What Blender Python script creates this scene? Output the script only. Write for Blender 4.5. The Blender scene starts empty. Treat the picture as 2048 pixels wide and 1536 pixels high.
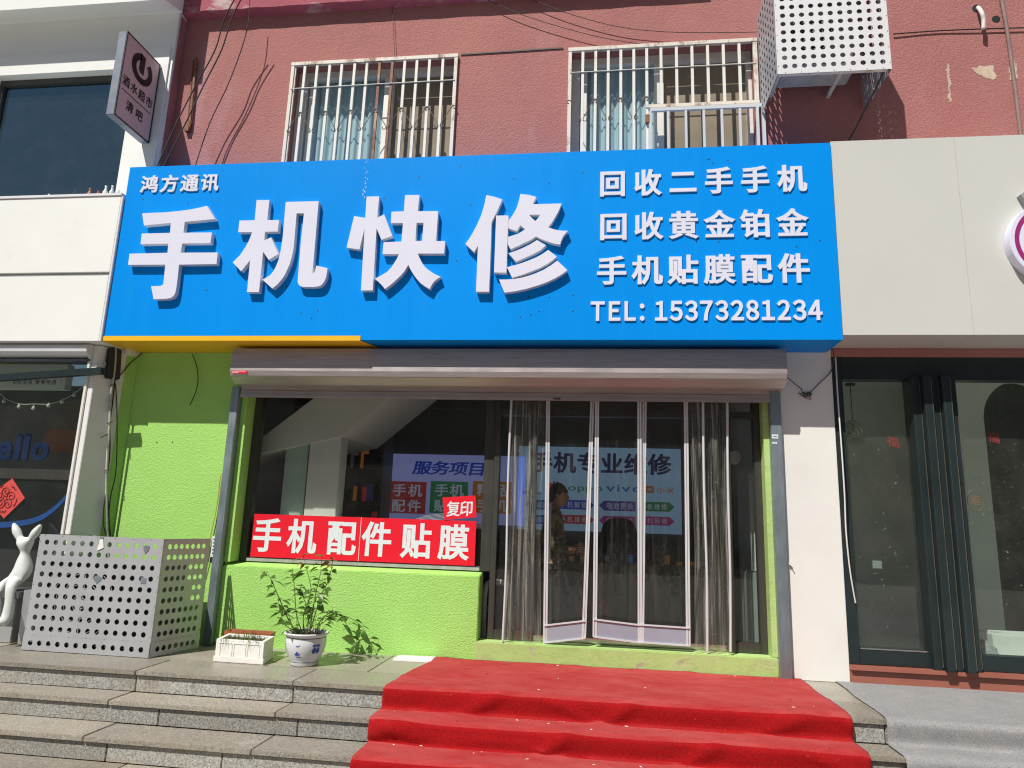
import bpy, bmesh, math, random
from mathutils import Vector, Matrix
from mathutils.geometry import delaunay_2d_cdt
random.seed(7)
S = bpy.context.scene
COL = S.collection
# ------------------------------------------------------------------ camera, sky, sun, exposure
F_PX, YAW, PITCH, ROLL = 1386.127, -0.1312405, 0.2006041, 0.0340751
CAM = Vector((0.0, -5.951, 1.1))
def _axes():
    cy, sy, cp, sp = math.cos(YAW), math.sin(YAW), math.cos(PITCH), math.sin(PITCH)
    f = Vector((sy*cp, cy*cp, sp)); r = Vector((cy, -sy, 0)); u = r.cross(f)
    cr, sr = math.cos(ROLL), math.sin(ROLL)
    return cr*r + sr*u, -sr*r + cr*u, f
AR, AU, AF = _axes()
cd = bpy.data.cameras.new('camera'); cam = bpy.data.objects.new('camera', cd); COL.objects.link(cam)
cd.sensor_width = 36.0; cd.lens = 36.0*F_PX/2048.0; cd.clip_start = .05; cd.clip_end = 2000
cam.matrix_world = Matrix(((AR.x, AU.x, -AF.x, CAM.x), (AR.y, AU.y, -AF.y, CAM.y), (AR.z, AU.z, -AF.z, CAM.z), (0, 0, 0, 1)))
S.camera = cam
SUN = Vector((.56, 1.0, -1.55)).normalized()      # the way the light travels
w = bpy.data.worlds.new('World'); S.world = w; w.use_nodes = True
nt = w.node_tree; bg = nt.nodes['Background']; sky = nt.nodes.new('ShaderNodeTexSky')
sky.sky_type = 'NISHITA'; sky.sun_disc = False
sky.sun_elevation = math.asin(-SUN.z); sky.sun_rotation = math.atan2(-SUN.x, -SUN.y)
sky.air_density = 1.0; sky.dust_density = 1.0; sky.ozone_density = 1.5
nt.links.new(sky.outputs[0], bg.inputs[0]); bg.inputs[1].default_value = 0.05
ld = bpy.data.lights.new('sun', 'SUN'); ld.energy = 5.0; ld.angle = math.radians(.5); ld.color = (1, .955, .88)
sun = bpy.data.objects.new('sun', ld); COL.objects.link(sun); sun.rotation_euler = SUN.to_track_quat('-Z', 'Y').to_euler(); sun.location = (-4, -12, 14)
S.view_settings.view_transform = 'Standard'; S.view_settings.look = 'None'; S.view_settings.gamma = 1
S.view_settings.exposure = 0.07
S.cycles.filter_width = 1.15; S.cycles.max_bounces = 10; S.cycles.transparent_max_bounces = 24

# surveying: the real point seen at pixel (u,v) of the 2048 px photograph that lies on a plane of known position
def ray(u, v): return AR*((u-1024)/F_PX) - AU*((v-768)/F_PX) + AF
def PY(u, v, y): d = ray(u, v); return CAM + d*((y-CAM.y)/d.y)
def PX(u, v, x): d = ray(u, v); return CAM + d*((x-CAM.x)/d.x)
def PZ(u, v, z): d = ray(u, v); return CAM + d*((z-CAM.z)/d.z)

# ------------------------------------------------------------------ materials
def lin(r, g, b):
    f = lambda c: (c/255/12.92) if c/255 <= .04045 else ((c/255+.055)/1.055)**2.4
    return (f(r), f(g), f(b))
class NG:
    def __init__(s, name):
        s.m = bpy.data.materials.new(name); s.m.use_nodes = True; s.t = s.m.node_tree
        s.b = s.t.nodes['Principled BSDF']; s.out = s.t.nodes['Material Output']
        s.co = s.t.nodes.new('ShaderNodeTexCoord').outputs['Object']
    def n(s, t, **k):
        x = s.t.nodes.new(t)
        for a, v in k.items(): setattr(x, a, v)
        return x
    def l(s, a, b): s.t.links.new(a, b)
    def noise(s, scale, detail=4, rough=.55, stretch=None, dist=0):
        x = s.n('ShaderNodeTexNoise'); x.inputs['Scale'].default_value = scale; x.inputs['Detail'].default_value = detail
        x.inputs['Roughness'].default_value = rough; x.inputs['Distortion'].default_value = dist
        v = s.co
        if stretch:
            mp = s.n('ShaderNodeMapping'); mp.inputs['Scale'].default_value = stretch; s.l(v, mp.inputs[0]); v = mp.outputs[0]
        s.l(v, x.inputs['Vector']); return x.outputs[0]
    def ramp(s, fac, stops, interp='LINEAR'):
        x = s.n('ShaderNodeValToRGB'); x.color_ramp.interpolation = interp; e = x.color_ramp.elements
        while len(e) < len(stops): e.new(.5)
        for i, (p, c) in enumerate(stops):
            e[i].position = p; e[i].color = (*c, 1) if isinstance(c, (tuple, list)) else (c, c, c, 1)
        s.l(fac, x.inputs[0]); return x.outputs[0]
    def mix(s, fac, a, b, blend='MIX'):
        x = s.n('ShaderNodeMix', data_type='RGBA', blend_type=blend)
        for i, v in ((0, fac), (6, a), (7, b)):
            if hasattr(v, 'links') or hasattr(v, 'is_linked'): s.l(v, x.inputs[i])
            elif i == 0: x.inputs[0].default_value = v
            else: x.inputs[i].default_value = (*v, 1)
        return x.outputs[2]
    def math(s, op, a, b=0.0):
        x = s.n('ShaderNodeMath', operation=op)
        for i, v in ((0, a), (1, b)):
            if hasattr(v, 'is_linked'): s.l(v, x.inputs[i])
            else: x.inputs[i].default_value = v
        return x.outputs[0]
    def bump(s, h, strength=.3, dist=.01):
        x = s.n('ShaderNodeBump'); x.inputs['Strength'].default_value = strength; x.inputs['Distance'].default_value = dist
        s.l(h, x.inputs['Height']); s.l(x.outputs[0], s.b.inputs['Normal']); return x
    def sepz(s):
        x = s.n('ShaderNodeSeparateXYZ'); s.l(s.co, x.inputs[0]); return x.outputs
def vary(c, k): return tuple(min(1, max(0, v*k)) for v in c)
def mat(name, c, rough=.6, metal=0, var=.12, scale=3, bump=0, bscale=200, bdist=.003, dirt=None, dirt_amt=.25, spec=.5, fine=.0, emit=0, stretch=None):
    g = NG(name)
    col = g.ramp(g.noise(scale, 5, .6, stretch), [(.25, vary(c, 1-var)), (.75, vary(c, 1+var))])
    if fine: col = g.mix(fine, col, g.ramp(g.noise(scale*40, 2), [(.3, vary(c, .4)), (.7, vary(c, 1.5))]))
    if dirt: col = g.mix(g.ramp(g.noise(scale*1.7, 8, .7), [(.5, 0.0), (.8, dirt_amt)]), col, dirt)
    g.l(col, g.b.inputs['Base Color']); g.b.inputs['Roughness'].default_value = rough; g.b.inputs['Metallic'].default_value = metal
    g.b.inputs['Specular IOR Level'].default_value = spec
    if bump: g.bump(g.noise(bscale, 3), bump, bdist)
    if emit:
        g.l(col, g.b.inputs['Emission Color']); g.b.inputs['Emission Strength'].default_value = emit
    return g.m
def stucco(name, c, stains=(), coarse=55, light=None):
    g = NG(name)
    col = g.ramp(g.noise(1.1, 6, .65), [(.3, vary(c, .9)), (.7, vary(c, 1.08))])
    col = g.mix(.22, col, g.ramp(g.noise(coarse*1.3, 4), [(.35, vary(c, .62)), (.6, vary(c, 1.15))]))
    for (sc, lo, hi, colr, amt, st) in stains:
        col = g.mix(g.ramp(g.noise(sc, 7, .7, st), [(lo, 0.0), (hi, amt)]), col, colr)
    g.l(col, g.b.inputs['Base Color']); g.b.inputs['Roughness'].default_value = .85; g.b.inputs['Specular IOR Level'].default_value = .25
    h = g.math('ADD', g.ramp(g.noise(coarse, 3, .5, (1, 1, 1.15), 1.3), [(.38, 0.0), (.62, 1.0)]), g.noise(coarse*5, 2))
    g.bump(h, .6, .0048); return g.m
def glass(name, tint=(.86, .92, .90), refl=1.0, dirt=.03, rough=.0, wav=0, gcol=(.95, .97, 1), streak=0, scol=(.72, .70, .62)):
    g = NG(name); g.t.nodes.remove(g.b)
    tr = g.n('ShaderNodeBsdfTransparent'); tr.inputs[0].default_value = (*tint, 1)
    gl = g.n('ShaderNodeBsdfGlossy'); gl.inputs['Roughness'].default_value = rough; gl.inputs[0].default_value = (*gcol, 1)
    lw = g.n('ShaderNodeLayerWeight'); lw.inputs[0].default_value = .5         # Schlick, the same from both sides of the pane
    fr = g.math('ADD', g.math('MULTIPLY', g.math('POWER', lw.outputs['Facing'], 5.0), .94), .055)
    m1 = g.n('ShaderNodeMixShader'); g.l(g.math('MINIMUM', g.math('MULTIPLY', fr, refl), .9), m1.inputs[0]); g.l(tr.outputs[0], m1.inputs[1]); g.l(gl.outputs[0], m1.inputs[2])
    if wav:
        b = g.n('ShaderNodeBump'); b.inputs['Strength'].default_value = wav; b.inputs['Distance'].default_value = .02
        g.l(g.noise(6, 3, .6, (3, 3, .7)), b.inputs['Height']); g.l(b.outputs[0], gl.inputs['Normal'])
    df = g.n('ShaderNodeBsdfDiffuse'); df.inputs[0].default_value = (.45, .44, .38, 1)
    m2 = g.n('ShaderNodeMixShader')
    d = g.math('ADD', g.ramp(g.noise(4, 8, .7), [(.4, dirt*.35), (.75, dirt)]), g.ramp(g.noise(60, 2, .5), [(.70, 0.0), (.76, min(1, dirt*6))]))
    g.l(d, m2.inputs[0]); g.l(m1.outputs[0], m2.inputs[1]); g.l(df.outputs[0], m2.inputs[2])
    last = m2.outputs[0]
    if streak:          # long scratches, and pale bands that paint the sheen of plastic folds
        ds = g.n('ShaderNodeBsdfDiffuse'); ds.inputs[0].default_value = (*scol, 1); tl_ = g.n('ShaderNodeBsdfTranslucent'); tl_.inputs[0].default_value = (*scol, 1)
        ms = g.n('ShaderNodeMixShader'); ms.inputs[0].default_value = .35; g.l(ds.outputs[0], ms.inputs[1]); g.l(tl_.outputs[0], ms.inputs[2])
        k1 = g.ramp(g.noise(9, 5, .6, (4, 4, .12)), [(.50, 0.0), (.72, 1.0)]); k2 = g.ramp(g.noise(14, 6, .7, (1, 1, .5), 2.5), [(.60, 0.0), (.63, 1.0), (.66, 0.0)])
        m3 = g.n('ShaderNodeMixShader'); g.l(g.math('MULTIPLY', g.math('MAXIMUM', k1, g.math('MULTIPLY', k2, .5)), streak), m3.inputs[0])
        g.l(last, m3.inputs[1]); g.l(ms.outputs[0], m3.inputs[2]); last = m3.outputs[0]
    g.l(last, g.out.inputs[0]); return g.m
def granite(name, c=(.315, .29, .245), rough=.35, speck=.6, bmp=.15):
    g = NG(name)
    col = g.ramp(g.noise(1.3, 5, .6), [(.3, vary(c, .78)), (.7, vary(c, 1.12))])
    col = g.mix(speck, col, g.ramp(g.noise(85, 3, .7), [(.34, vary(c, .30)), (.5, c), (.66, vary(c, 1.65))]))
    col = g.mix(g.ramp(g.noise(2.2, 9, .75, (1, 1, 3)), [(.48, 0.0), (.7, .65)]), col, vary((.37, .30, .22), c[0]/.36))
    col = g.mix(g.ramp(g.noise(4.3, 9, .8, (1, 2, 1)), [(.55, 0.0), (.75, .55)]), col, (.12, .105, .085))
    col = g.mix(g.ramp(g.noise(3.1, 9, .7, (.8, 1, 1.5)), [(.60, 0.0), (.66, .5)]), col, (.47, .45, .41))
    col = g.mix(g.ramp(g.noise(7, 6, .7), [(.66, 0.0), (.72, .4)]), col, (.30, .20, .11))
    # every slab was cut from its own block
    a = g.n('ShaderNodeAttribute', attribute_name='tone')
    col = g.mix(1.0, col, a.outputs['Color'], 'MULTIPLY')
    g.l(col, g.b.inputs['Base Color']); g.l(g.ramp(g.noise(3, 6), [(.3, rough*.6), (.7, min(1, rough*1.7))]), g.b.inputs['Roughness'])
    g.bump(g.noise(70, 5, .7), bmp, .006); return g.m
def brushed(name, c, rough=.4, metal=1.0, st=(1, 1, 40)):
    g = NG(name)
    g.l(g.ramp(g.noise(3, 6, .7, st), [(.3, vary(c, .8)), (.7, vary(c, 1.12))]), g.b.inputs['Base Color'])
    g.b.inputs['Metallic'].default_value = metal; g.l(g.ramp(g.noise(5, 5), [(.3, rough*.8), (.7, rough*1.25)]), g.b.inputs['Roughness'])
    g.bump(g.noise(40, 3, .5, st), .04, .002); return g.m
def rusty(name, c, amount=.5):
    g = NG(name)
    k = g.ramp(g.noise(7, 8, .75, (1, 1, .6)), [(1-amount-.08, 0.0), (1-amount+.06, 1.0)])
    r = g.ramp(g.noise(30, 4), [(.3, (.10, .032, .012)), (.7, (.33, .12, .04))])
    g.l(g.mix(k, c, r), g.b.inputs['Base Color']); g.b.inputs['Roughness'].default_value = .6
    g.bump(g.noise(90, 3), .15, .002); return g.m

M = {}
M['green'] = stucco('green_stucco', (.41, .745, .185), [(1.2, .55, .8, (.47, .66, .25), .5, None), (4, .62, .75, (.33, .60, .13), .35, (1, 1, .5)), (14, .70, .74, (.30, .40, .16), .5, None), (.7, .6, .8, (.50, .78, .30), .5, (2, 1, .3))], 60)
g = NG('worn_green_paint')
c = (.41, .60, .20); col = g.ramp(g.noise(1.5, 6, .65), [(.3, vary(c, .88)), (.7, vary(c, 1.1))])
col = g.mix(g.ramp(g.noise(2.5, 8, .7, (1, 1, 2)), [(.5, 0.0), (.7, .6)]), col, (.50, .56, .30))
col = g.mix(g.ramp(g.noise(5, 8, .75, (1, 1, 1.3)), [(.62, 0.0), (.64, .9)]), col, (.40, .36, .30))
col = g.mix(g.ramp(g.noise(3.5, 9, .7, (.5, 1, 1.6), 1.5), [(.490, 0.0), (.498, .35), (.502, .35), (.510, 0.0)]), col, (.15, .16, .07))
col = g.mix(g.ramp(g.noise(1.7, 8, .75, (1, 1, .5)), [(.55, 0.0), (.75, .5)]), col, (.32, .31, .15))
g.l(col, g.b.inputs['Base Color']); g.b.inputs['Roughness'].default_value = .75; g.bump(g.noise(14, 8, .7), .35, .012); M['green_dirty'] = g.m
M['pink'] = stucco('pink_stucco', (.435, .180, .170), [(.55, .45, .7, (.50, .235, .19), .6, (1, 1, .6)), (.9, .56, .72, (.56, .34, .37), .5, (1.5, 1, .35)), (2.3, .58, .72, (.34, .15, .14), .45, (2, 1, .25)), (.7, .55, .7, (.39, .13, .13), .5, (1, 1, .8)), (11, .68, .72, (.62, .50, .44), .5, None)], 42)
M['pink_trim'] = stucco('peeling_pink_ledge', (.44, .12, .155), [(3, .52, .62, (.62, .52, .50), .85, (.5, 1, 1)), (2, .6, .75, (.20, .05, .06), .6, None)], 50)
M['blue'] = NG('blue_composite_panel')
g = M['blue']; c = lin(0, 133, 234)
col = g.ramp(g.noise(.5, 5), [(.3, (.001, .262, .80)), (.7, (.001, .285, .88))])
col = g.mix(g.ramp(g.noise(2.2, 6, .7, (5, 1, .22)), [(.5, 0.0), (.8, .30)]), col, (.02, .33, .80))
col = g.mix(g.ramp(g.noise(1.1, 6, .7, (3, 1, .3)), [(.5, 0.0), (.8, .25)]), col, (.0, .20, .70))
col = g.mix(g.ramp(g.noise(130, 3), [(.70, 0.0), (.76, .08)]), col, (.3, .5, .8))
g.l(col, g.b.inputs['Base Color']); g.b.inputs['Roughness'].default_value = .4; g.b.inputs['Specular IOR Level'].default_value = .08; M['blue'] = g.m
M['yellow'] = mat('yellow_panel', (.88, .50, .02), .4, var=.05)
M['acrylic'] = mat('white_acrylic', (.72, .73, .86), .35, var=.03, spec=.3)
M['acrylic_side'] = mat('letter_edge', (.74, .76, .78), .5, var=.06, dirt=(.4, .38, .34))
M['band'] = mat('white_panel', (.86, .86, .83), .4, var=.03, scale=1, dirt=(.6, .58, .52), dirt_amt=.2)
M['greypanel'] = mat('pale_panel', (.60, .60, .56), .45, var=.04, scale=.7, dirt=(.52, .50, .44), dirt_amt=.2)
M['white'] = mat('white_paint', (.80, .79, .77), .5, var=.05, scale=1.5, dirt=(.55, .5, .42), dirt_amt=.25, bump=.05, bscale=30)
M['pillar'] = mat('white_painted_pillar', (.78, .775, .735), .6, var=.04, scale=1, dirt=(.6, .55, .48), dirt_amt=.2, bump=.12, bscale=14, bdist=.004)
M['pvc'] = mat('white_window_frame', (.78, .76, .70), .4, var=.06, dirt=(.45, .38, .28), dirt_amt=.4)
M['cage'] = mat('silver_painted_sheet', (.47, .48, .50), .38, metal=.25, var=.07, scale=2, dirt=(.28, .27, .25), dirt_amt=.35, stretch=(3, 3, .6))
M['cagewhite'] = mat('white_painted_sheet', (.76, .76, .78), .4, metal=0, var=.04, scale=2, dirt=(.45, .42, .38), dirt_amt=.3)
M['patch'] = mat('grey_patch', (.17, .19, .22), .6)
M['shutter'] = brushed('shutter_metal', (.46, .41, .40), .42, .5, (1, 20, 20))
M['steel'] = brushed('galvanised_steel', (.30, .36, .39), .45, .7, (20, 20, 1))
M['chrome'] = brushed('stainless_steel', (.62, .62, .60), .22, 1, (1, 30, 30))
M['alum'] = brushed('dark_aluminium', (.085, .085, .075), .35, .5, (20, 20, 1))
M['stile'] = mat('pale_plastic_rail', (.60, .615, .63), .35, var=.05, dirt=(.4, .38, .33), dirt_amt=.3)
M['plate'] = mat('embossed_grey_plate', (.36, .40, .48), .4, metal=.2, var=.06, bump=.2, bscale=25)
M['black'] = mat('black_frame_paint', (.018, .028, .030), .35, var=.25)
M['blackp'] = mat('black_plastic', (.022, .022, .024), .5, var=.3)
M['brown'] = mat('red_granite_sill', (.34, .12, .085), .35, var=.15, fine=.3, scale=6)
M['glass'] = glass('shop_glass', (.86, .91, .88), .95, .030)
M['glassg'] = glass('green_tinted_glass', (.74, .83, .79), 1.0, .04)
M['glassr'] = glass('dusty_hazed_green_glass', (.76, .86, .81), 1.3, .085)  # pane dust thickened to brighten the glass with a pale haze
M['glassb'] = glass('blue_tinted_glass', (.16, .26, .28), 3.6, .04, gcol=(.42, .82, 1))
M['pvcsheet'] = glass('clear_pvc_sheet', (.93, .93, .91), .8, .013, .06, .35, streak=.05)
M['pvcbunch'] = glass('clear_pvc_folds', (.96, .96, .92), 1.6, .10, .07, .3, streak=.6, scol=(.80, .78, .70))
M['red'] = mat('red_print', (.78, .012, .03), .45, var=.03, spec=.3)
M['print_white'] = mat('white_print', (.72, .77, .80), .5, var=.02, spec=.3)
M['print_black'] = mat('dark_print', (.035, .022, .022), .6, spec=.2)
M['granite'] = granite('granite_slab')
M['granite_rough'] = granite('rough_granite_riser', (.33, .325, .30), .85, .8, .5)
g = NG('red_felt_carpet')
c = (.325, .008, .010)
col = g.ramp(g.noise(1.4, 5, .6), [(.3, vary(c, .85)), (.7, vary(c, 1.15))])
col = g.mix(.6, col, g.ramp(g.noise(110, 6, .85), [(.34, vary(c, .35)), (.64, vary(c, 1.75))]))
col = g.mix(g.ramp(g.noise(3.2, 8, .75), [(.5, 0.0), (.75, .45)]), col, (.25, .012, .012))
nz = g.n('ShaderNodeNewGeometry'); sx = g.n('ShaderNodeSeparateXYZ'); g.l(nz.outputs['True Normal'], sx.inputs[0])
dust = g.math('MULTIPLY', g.ramp(sx.outputs[2], [(.6, 0.0), (.95, 1.0)]), g.ramp(g.noise(1.6, 9, .75, (1, 2.2, 1)), [(.35, .18), (.72, .85)]))
col = g.mix(dust, col, (.50, .10, .095))
col = g.mix(g.ramp(g.noise(75, 3, .6, (.35, 1, 1)), [(.74, 0.0), (.77, .6)]), col, (.55, .42, .33))
g.l(col, g.b.inputs['Base Color']); g.b.inputs['Roughness'].default_value = .95; g.b.inputs['Specular IOR Level'].default_value = .08
g.b.inputs['Sheen Weight'].default_value = .04
g.bump(g.noise(95, 5, .8), .8, .006); M['carpet'] = g.m
M['greycarpet'] = mat('grey_felt_carpet', (.27, .27, .275), .95, var=.14, fine=.55, scale=4, bump=.6, bscale=260, dirt=(.40, .36, .30), dirt_amt=.5, spec=.1)
M['pave'] = mat('street_paving', (.24, .235, .22), .8, var=.15, fine=.3, scale=3, bump=.2, bscale=60)
M['interior'] = mat('interior_plaster', (.76, .75, .70), .8, var=.08, scale=1)
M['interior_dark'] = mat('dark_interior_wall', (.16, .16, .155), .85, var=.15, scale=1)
M['floor'] = mat('interior_tiles', (.20, .19, .18), .35, var=.15, scale=1.5)
M['column'] = mat('column_paint', (.62, .60, .56), .7, var=.06)
M['wood'] = mat('counter_wood', (.16, .12, .085), .5, var=.2)
def leafmat(name, c, var):
    m = mat(name, c, .38, var=var, scale=9, spec=.5); t = m.node_tree; b = t.nodes['Principled BSDF']; o = t.nodes['Material Output']
    tl_ = t.nodes.new('ShaderNodeBsdfTranslucent'); tl_.inputs[0].default_value = (c[0]*2.2, c[1]*2.2, c[2]*1.5, 1); mx = t.nodes.new('ShaderNodeMixShader'); mx.inputs[0].default_value = .35
    t.links.new(b.outputs[0], mx.inputs[1]); t.links.new(tl_.outputs[0], mx.inputs[2]); t.links.new(mx.outputs[0], o.inputs[0]); return m
M['leaf'] = leafmat('green_leaf', (.080, .155, .032), .45)
M['leafy'] = mat('young_leaf', (.25, .15, .03), .4, var=.4, scale=9)
M['stem'] = mat('twig', (.13, .15, .06), .7, var=.3, scale=20)
M['soil'] = mat('soil', (.045, .034, .025), .95, var=.5, fine=.5, scale=20, bump=.8, bscale=60, bdist=.02)
M['grass'] = mat('grass_blade', (.17, .22, .06), .5, var=.5, scale=8)
M['foam'] = mat('white_foam', (.82, .81, .77), .75, var=.04, scale=5, dirt=(.55, .48, .36), dirt_amt=.35, bump=.15, bscale=120)
M['terracotta'] = mat('terracotta_plastic', (.34, .11, .05), .5, var=.15)
M['ceramic'] = mat('glazed_white_ceramic', (.70, .71, .73), .12, var=.04)
M['cobalt'] = mat('cobalt_glaze', (.03, .07, .36), .15, var=.4, scale=40)
M['cobaltdark'] = mat('dark_glaze_line', (.02, .025, .05), .2, var=.3)
M['rabbit'] = mat('white_resin', (.66, .69, .67), .35, var=.04)
M['wire'] = mat('black_cable', (.02, .02, .02), .5, var=.2)
M['wirew'] = mat('white_cable', (.72, .70, .66), .5, var=.1)
M['wirey'] = mat('yellow_cable', (.50, .38, .02), .5)
M['wiredk'] = mat('dark_twin_cable', (.06, .045, .03), .6)
M['tape'] = mat('grey_taped_pipe', (.50, .48, .44), .6, var=.3, scale=12, dirt=(.1, .09, .08), dirt_amt=.6)
M['bar'] = rusty('chalky_white_bar', (.76, .74, .67), .30)
M['barrust'] = rusty('rusted_bar', (.62, .50, .36), .55)
M['baroran'] = rusty('orange_rust_bar', (.55, .30, .12), .78)
M['rail'] = rusty('white_rust_rail', (.72, .66, .58), .40)
M['iron'] = rusty('dark_scroll_iron', (.12, .10, .09), .4)
M['rust'] = rusty('rust_iron', (.22, .09, .05), .8)
M['curtain'] = mat('pale_blue_curtain', (.44, .58, .66), .8, var=.08, scale=3, stretch=(4, 1, .3))
M['screen'] = mat('tan_insect_screen', (.27, .22, .155), .8, var=.2, scale=2, dirt=(.4, .34, .24), dirt_amt=.4)
M['grey'] = mat('grey_metal_box', (.33, .34, .34), .45, var=.08)
M['darkgrey'] = mat('dark_stone', (.085, .088, .09), .5, var=.2)
M['skin'] = mat('skin', (.50, .27, .18), .55, var=.06)
M['hair'] = mat('black_hair', (.012, .010, .010), .5, var=.3, scale=40)
g = NG('camouflage_cloth')
col = g.ramp(g.noise(9, 2, .5), [(.40, (.10, .095, .055)), (.47, (.25, .22, .13)), (.56, (.36, .30, .20)), (.62, (.05, .045, .03))], 'CONSTANT')
g.l(col, g.b.inputs['Base Color']); g.b.inputs['Roughness'].default_value = .9; g.bump(g.noise(22, 4), .5, .02); M['camo'] = g.m
M['cloth'] = mat('dark_cloth', (.03, .03, .033), .9, var=.2, bump=.4, bscale=25, bdist=.01)
M['poster'] = mat('pale_glowing_poster', (.36, .39, .85), .45, var=.03, emit=.22)  # board is no lamp; faint glow added to brighten it indoors
M['poster2'] = mat('white_glowing_poster', (.32, .52, .80), .45, var=.03, emit=.20)  # same added glow, standing in for room light on the board
def ink(n, c, e=.15): return mat(n, c, .45, var=.03, emit=e)  # print colours with a little glow added against the dark room
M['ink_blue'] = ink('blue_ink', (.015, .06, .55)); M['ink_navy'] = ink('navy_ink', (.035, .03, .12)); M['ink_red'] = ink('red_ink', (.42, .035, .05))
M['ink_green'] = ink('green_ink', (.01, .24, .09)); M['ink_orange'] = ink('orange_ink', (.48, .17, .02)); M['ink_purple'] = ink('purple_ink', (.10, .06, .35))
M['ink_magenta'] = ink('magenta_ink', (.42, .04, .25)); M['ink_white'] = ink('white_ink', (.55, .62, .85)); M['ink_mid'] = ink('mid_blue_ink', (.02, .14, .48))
M['neon'] = mat('blue_neon_letter', (.004, .022, .10), .4, emit=.10)
M['diamond'] = mat('red_paper', (.62, .07, .06), .6, var=.06)
M['redline'] = mat('dark_red_line', (.22, .02, .02), .6)
M['bluetape'] = mat('blue_tape', (.012, .06, .22), .5)
M['lampglow'] = mat('bulb_glass', (.7, .68, .6), .3)
M['magenta'] = mat('magenta_acrylic', (.32, .025, .17), .4, var=.03)
M['redplastic'] = mat('red_plastic', (.40, .06, .045), .5, var=.1)
M['tan'] = mat('gold_seal', (.17, .12, .065), .5)

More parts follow.
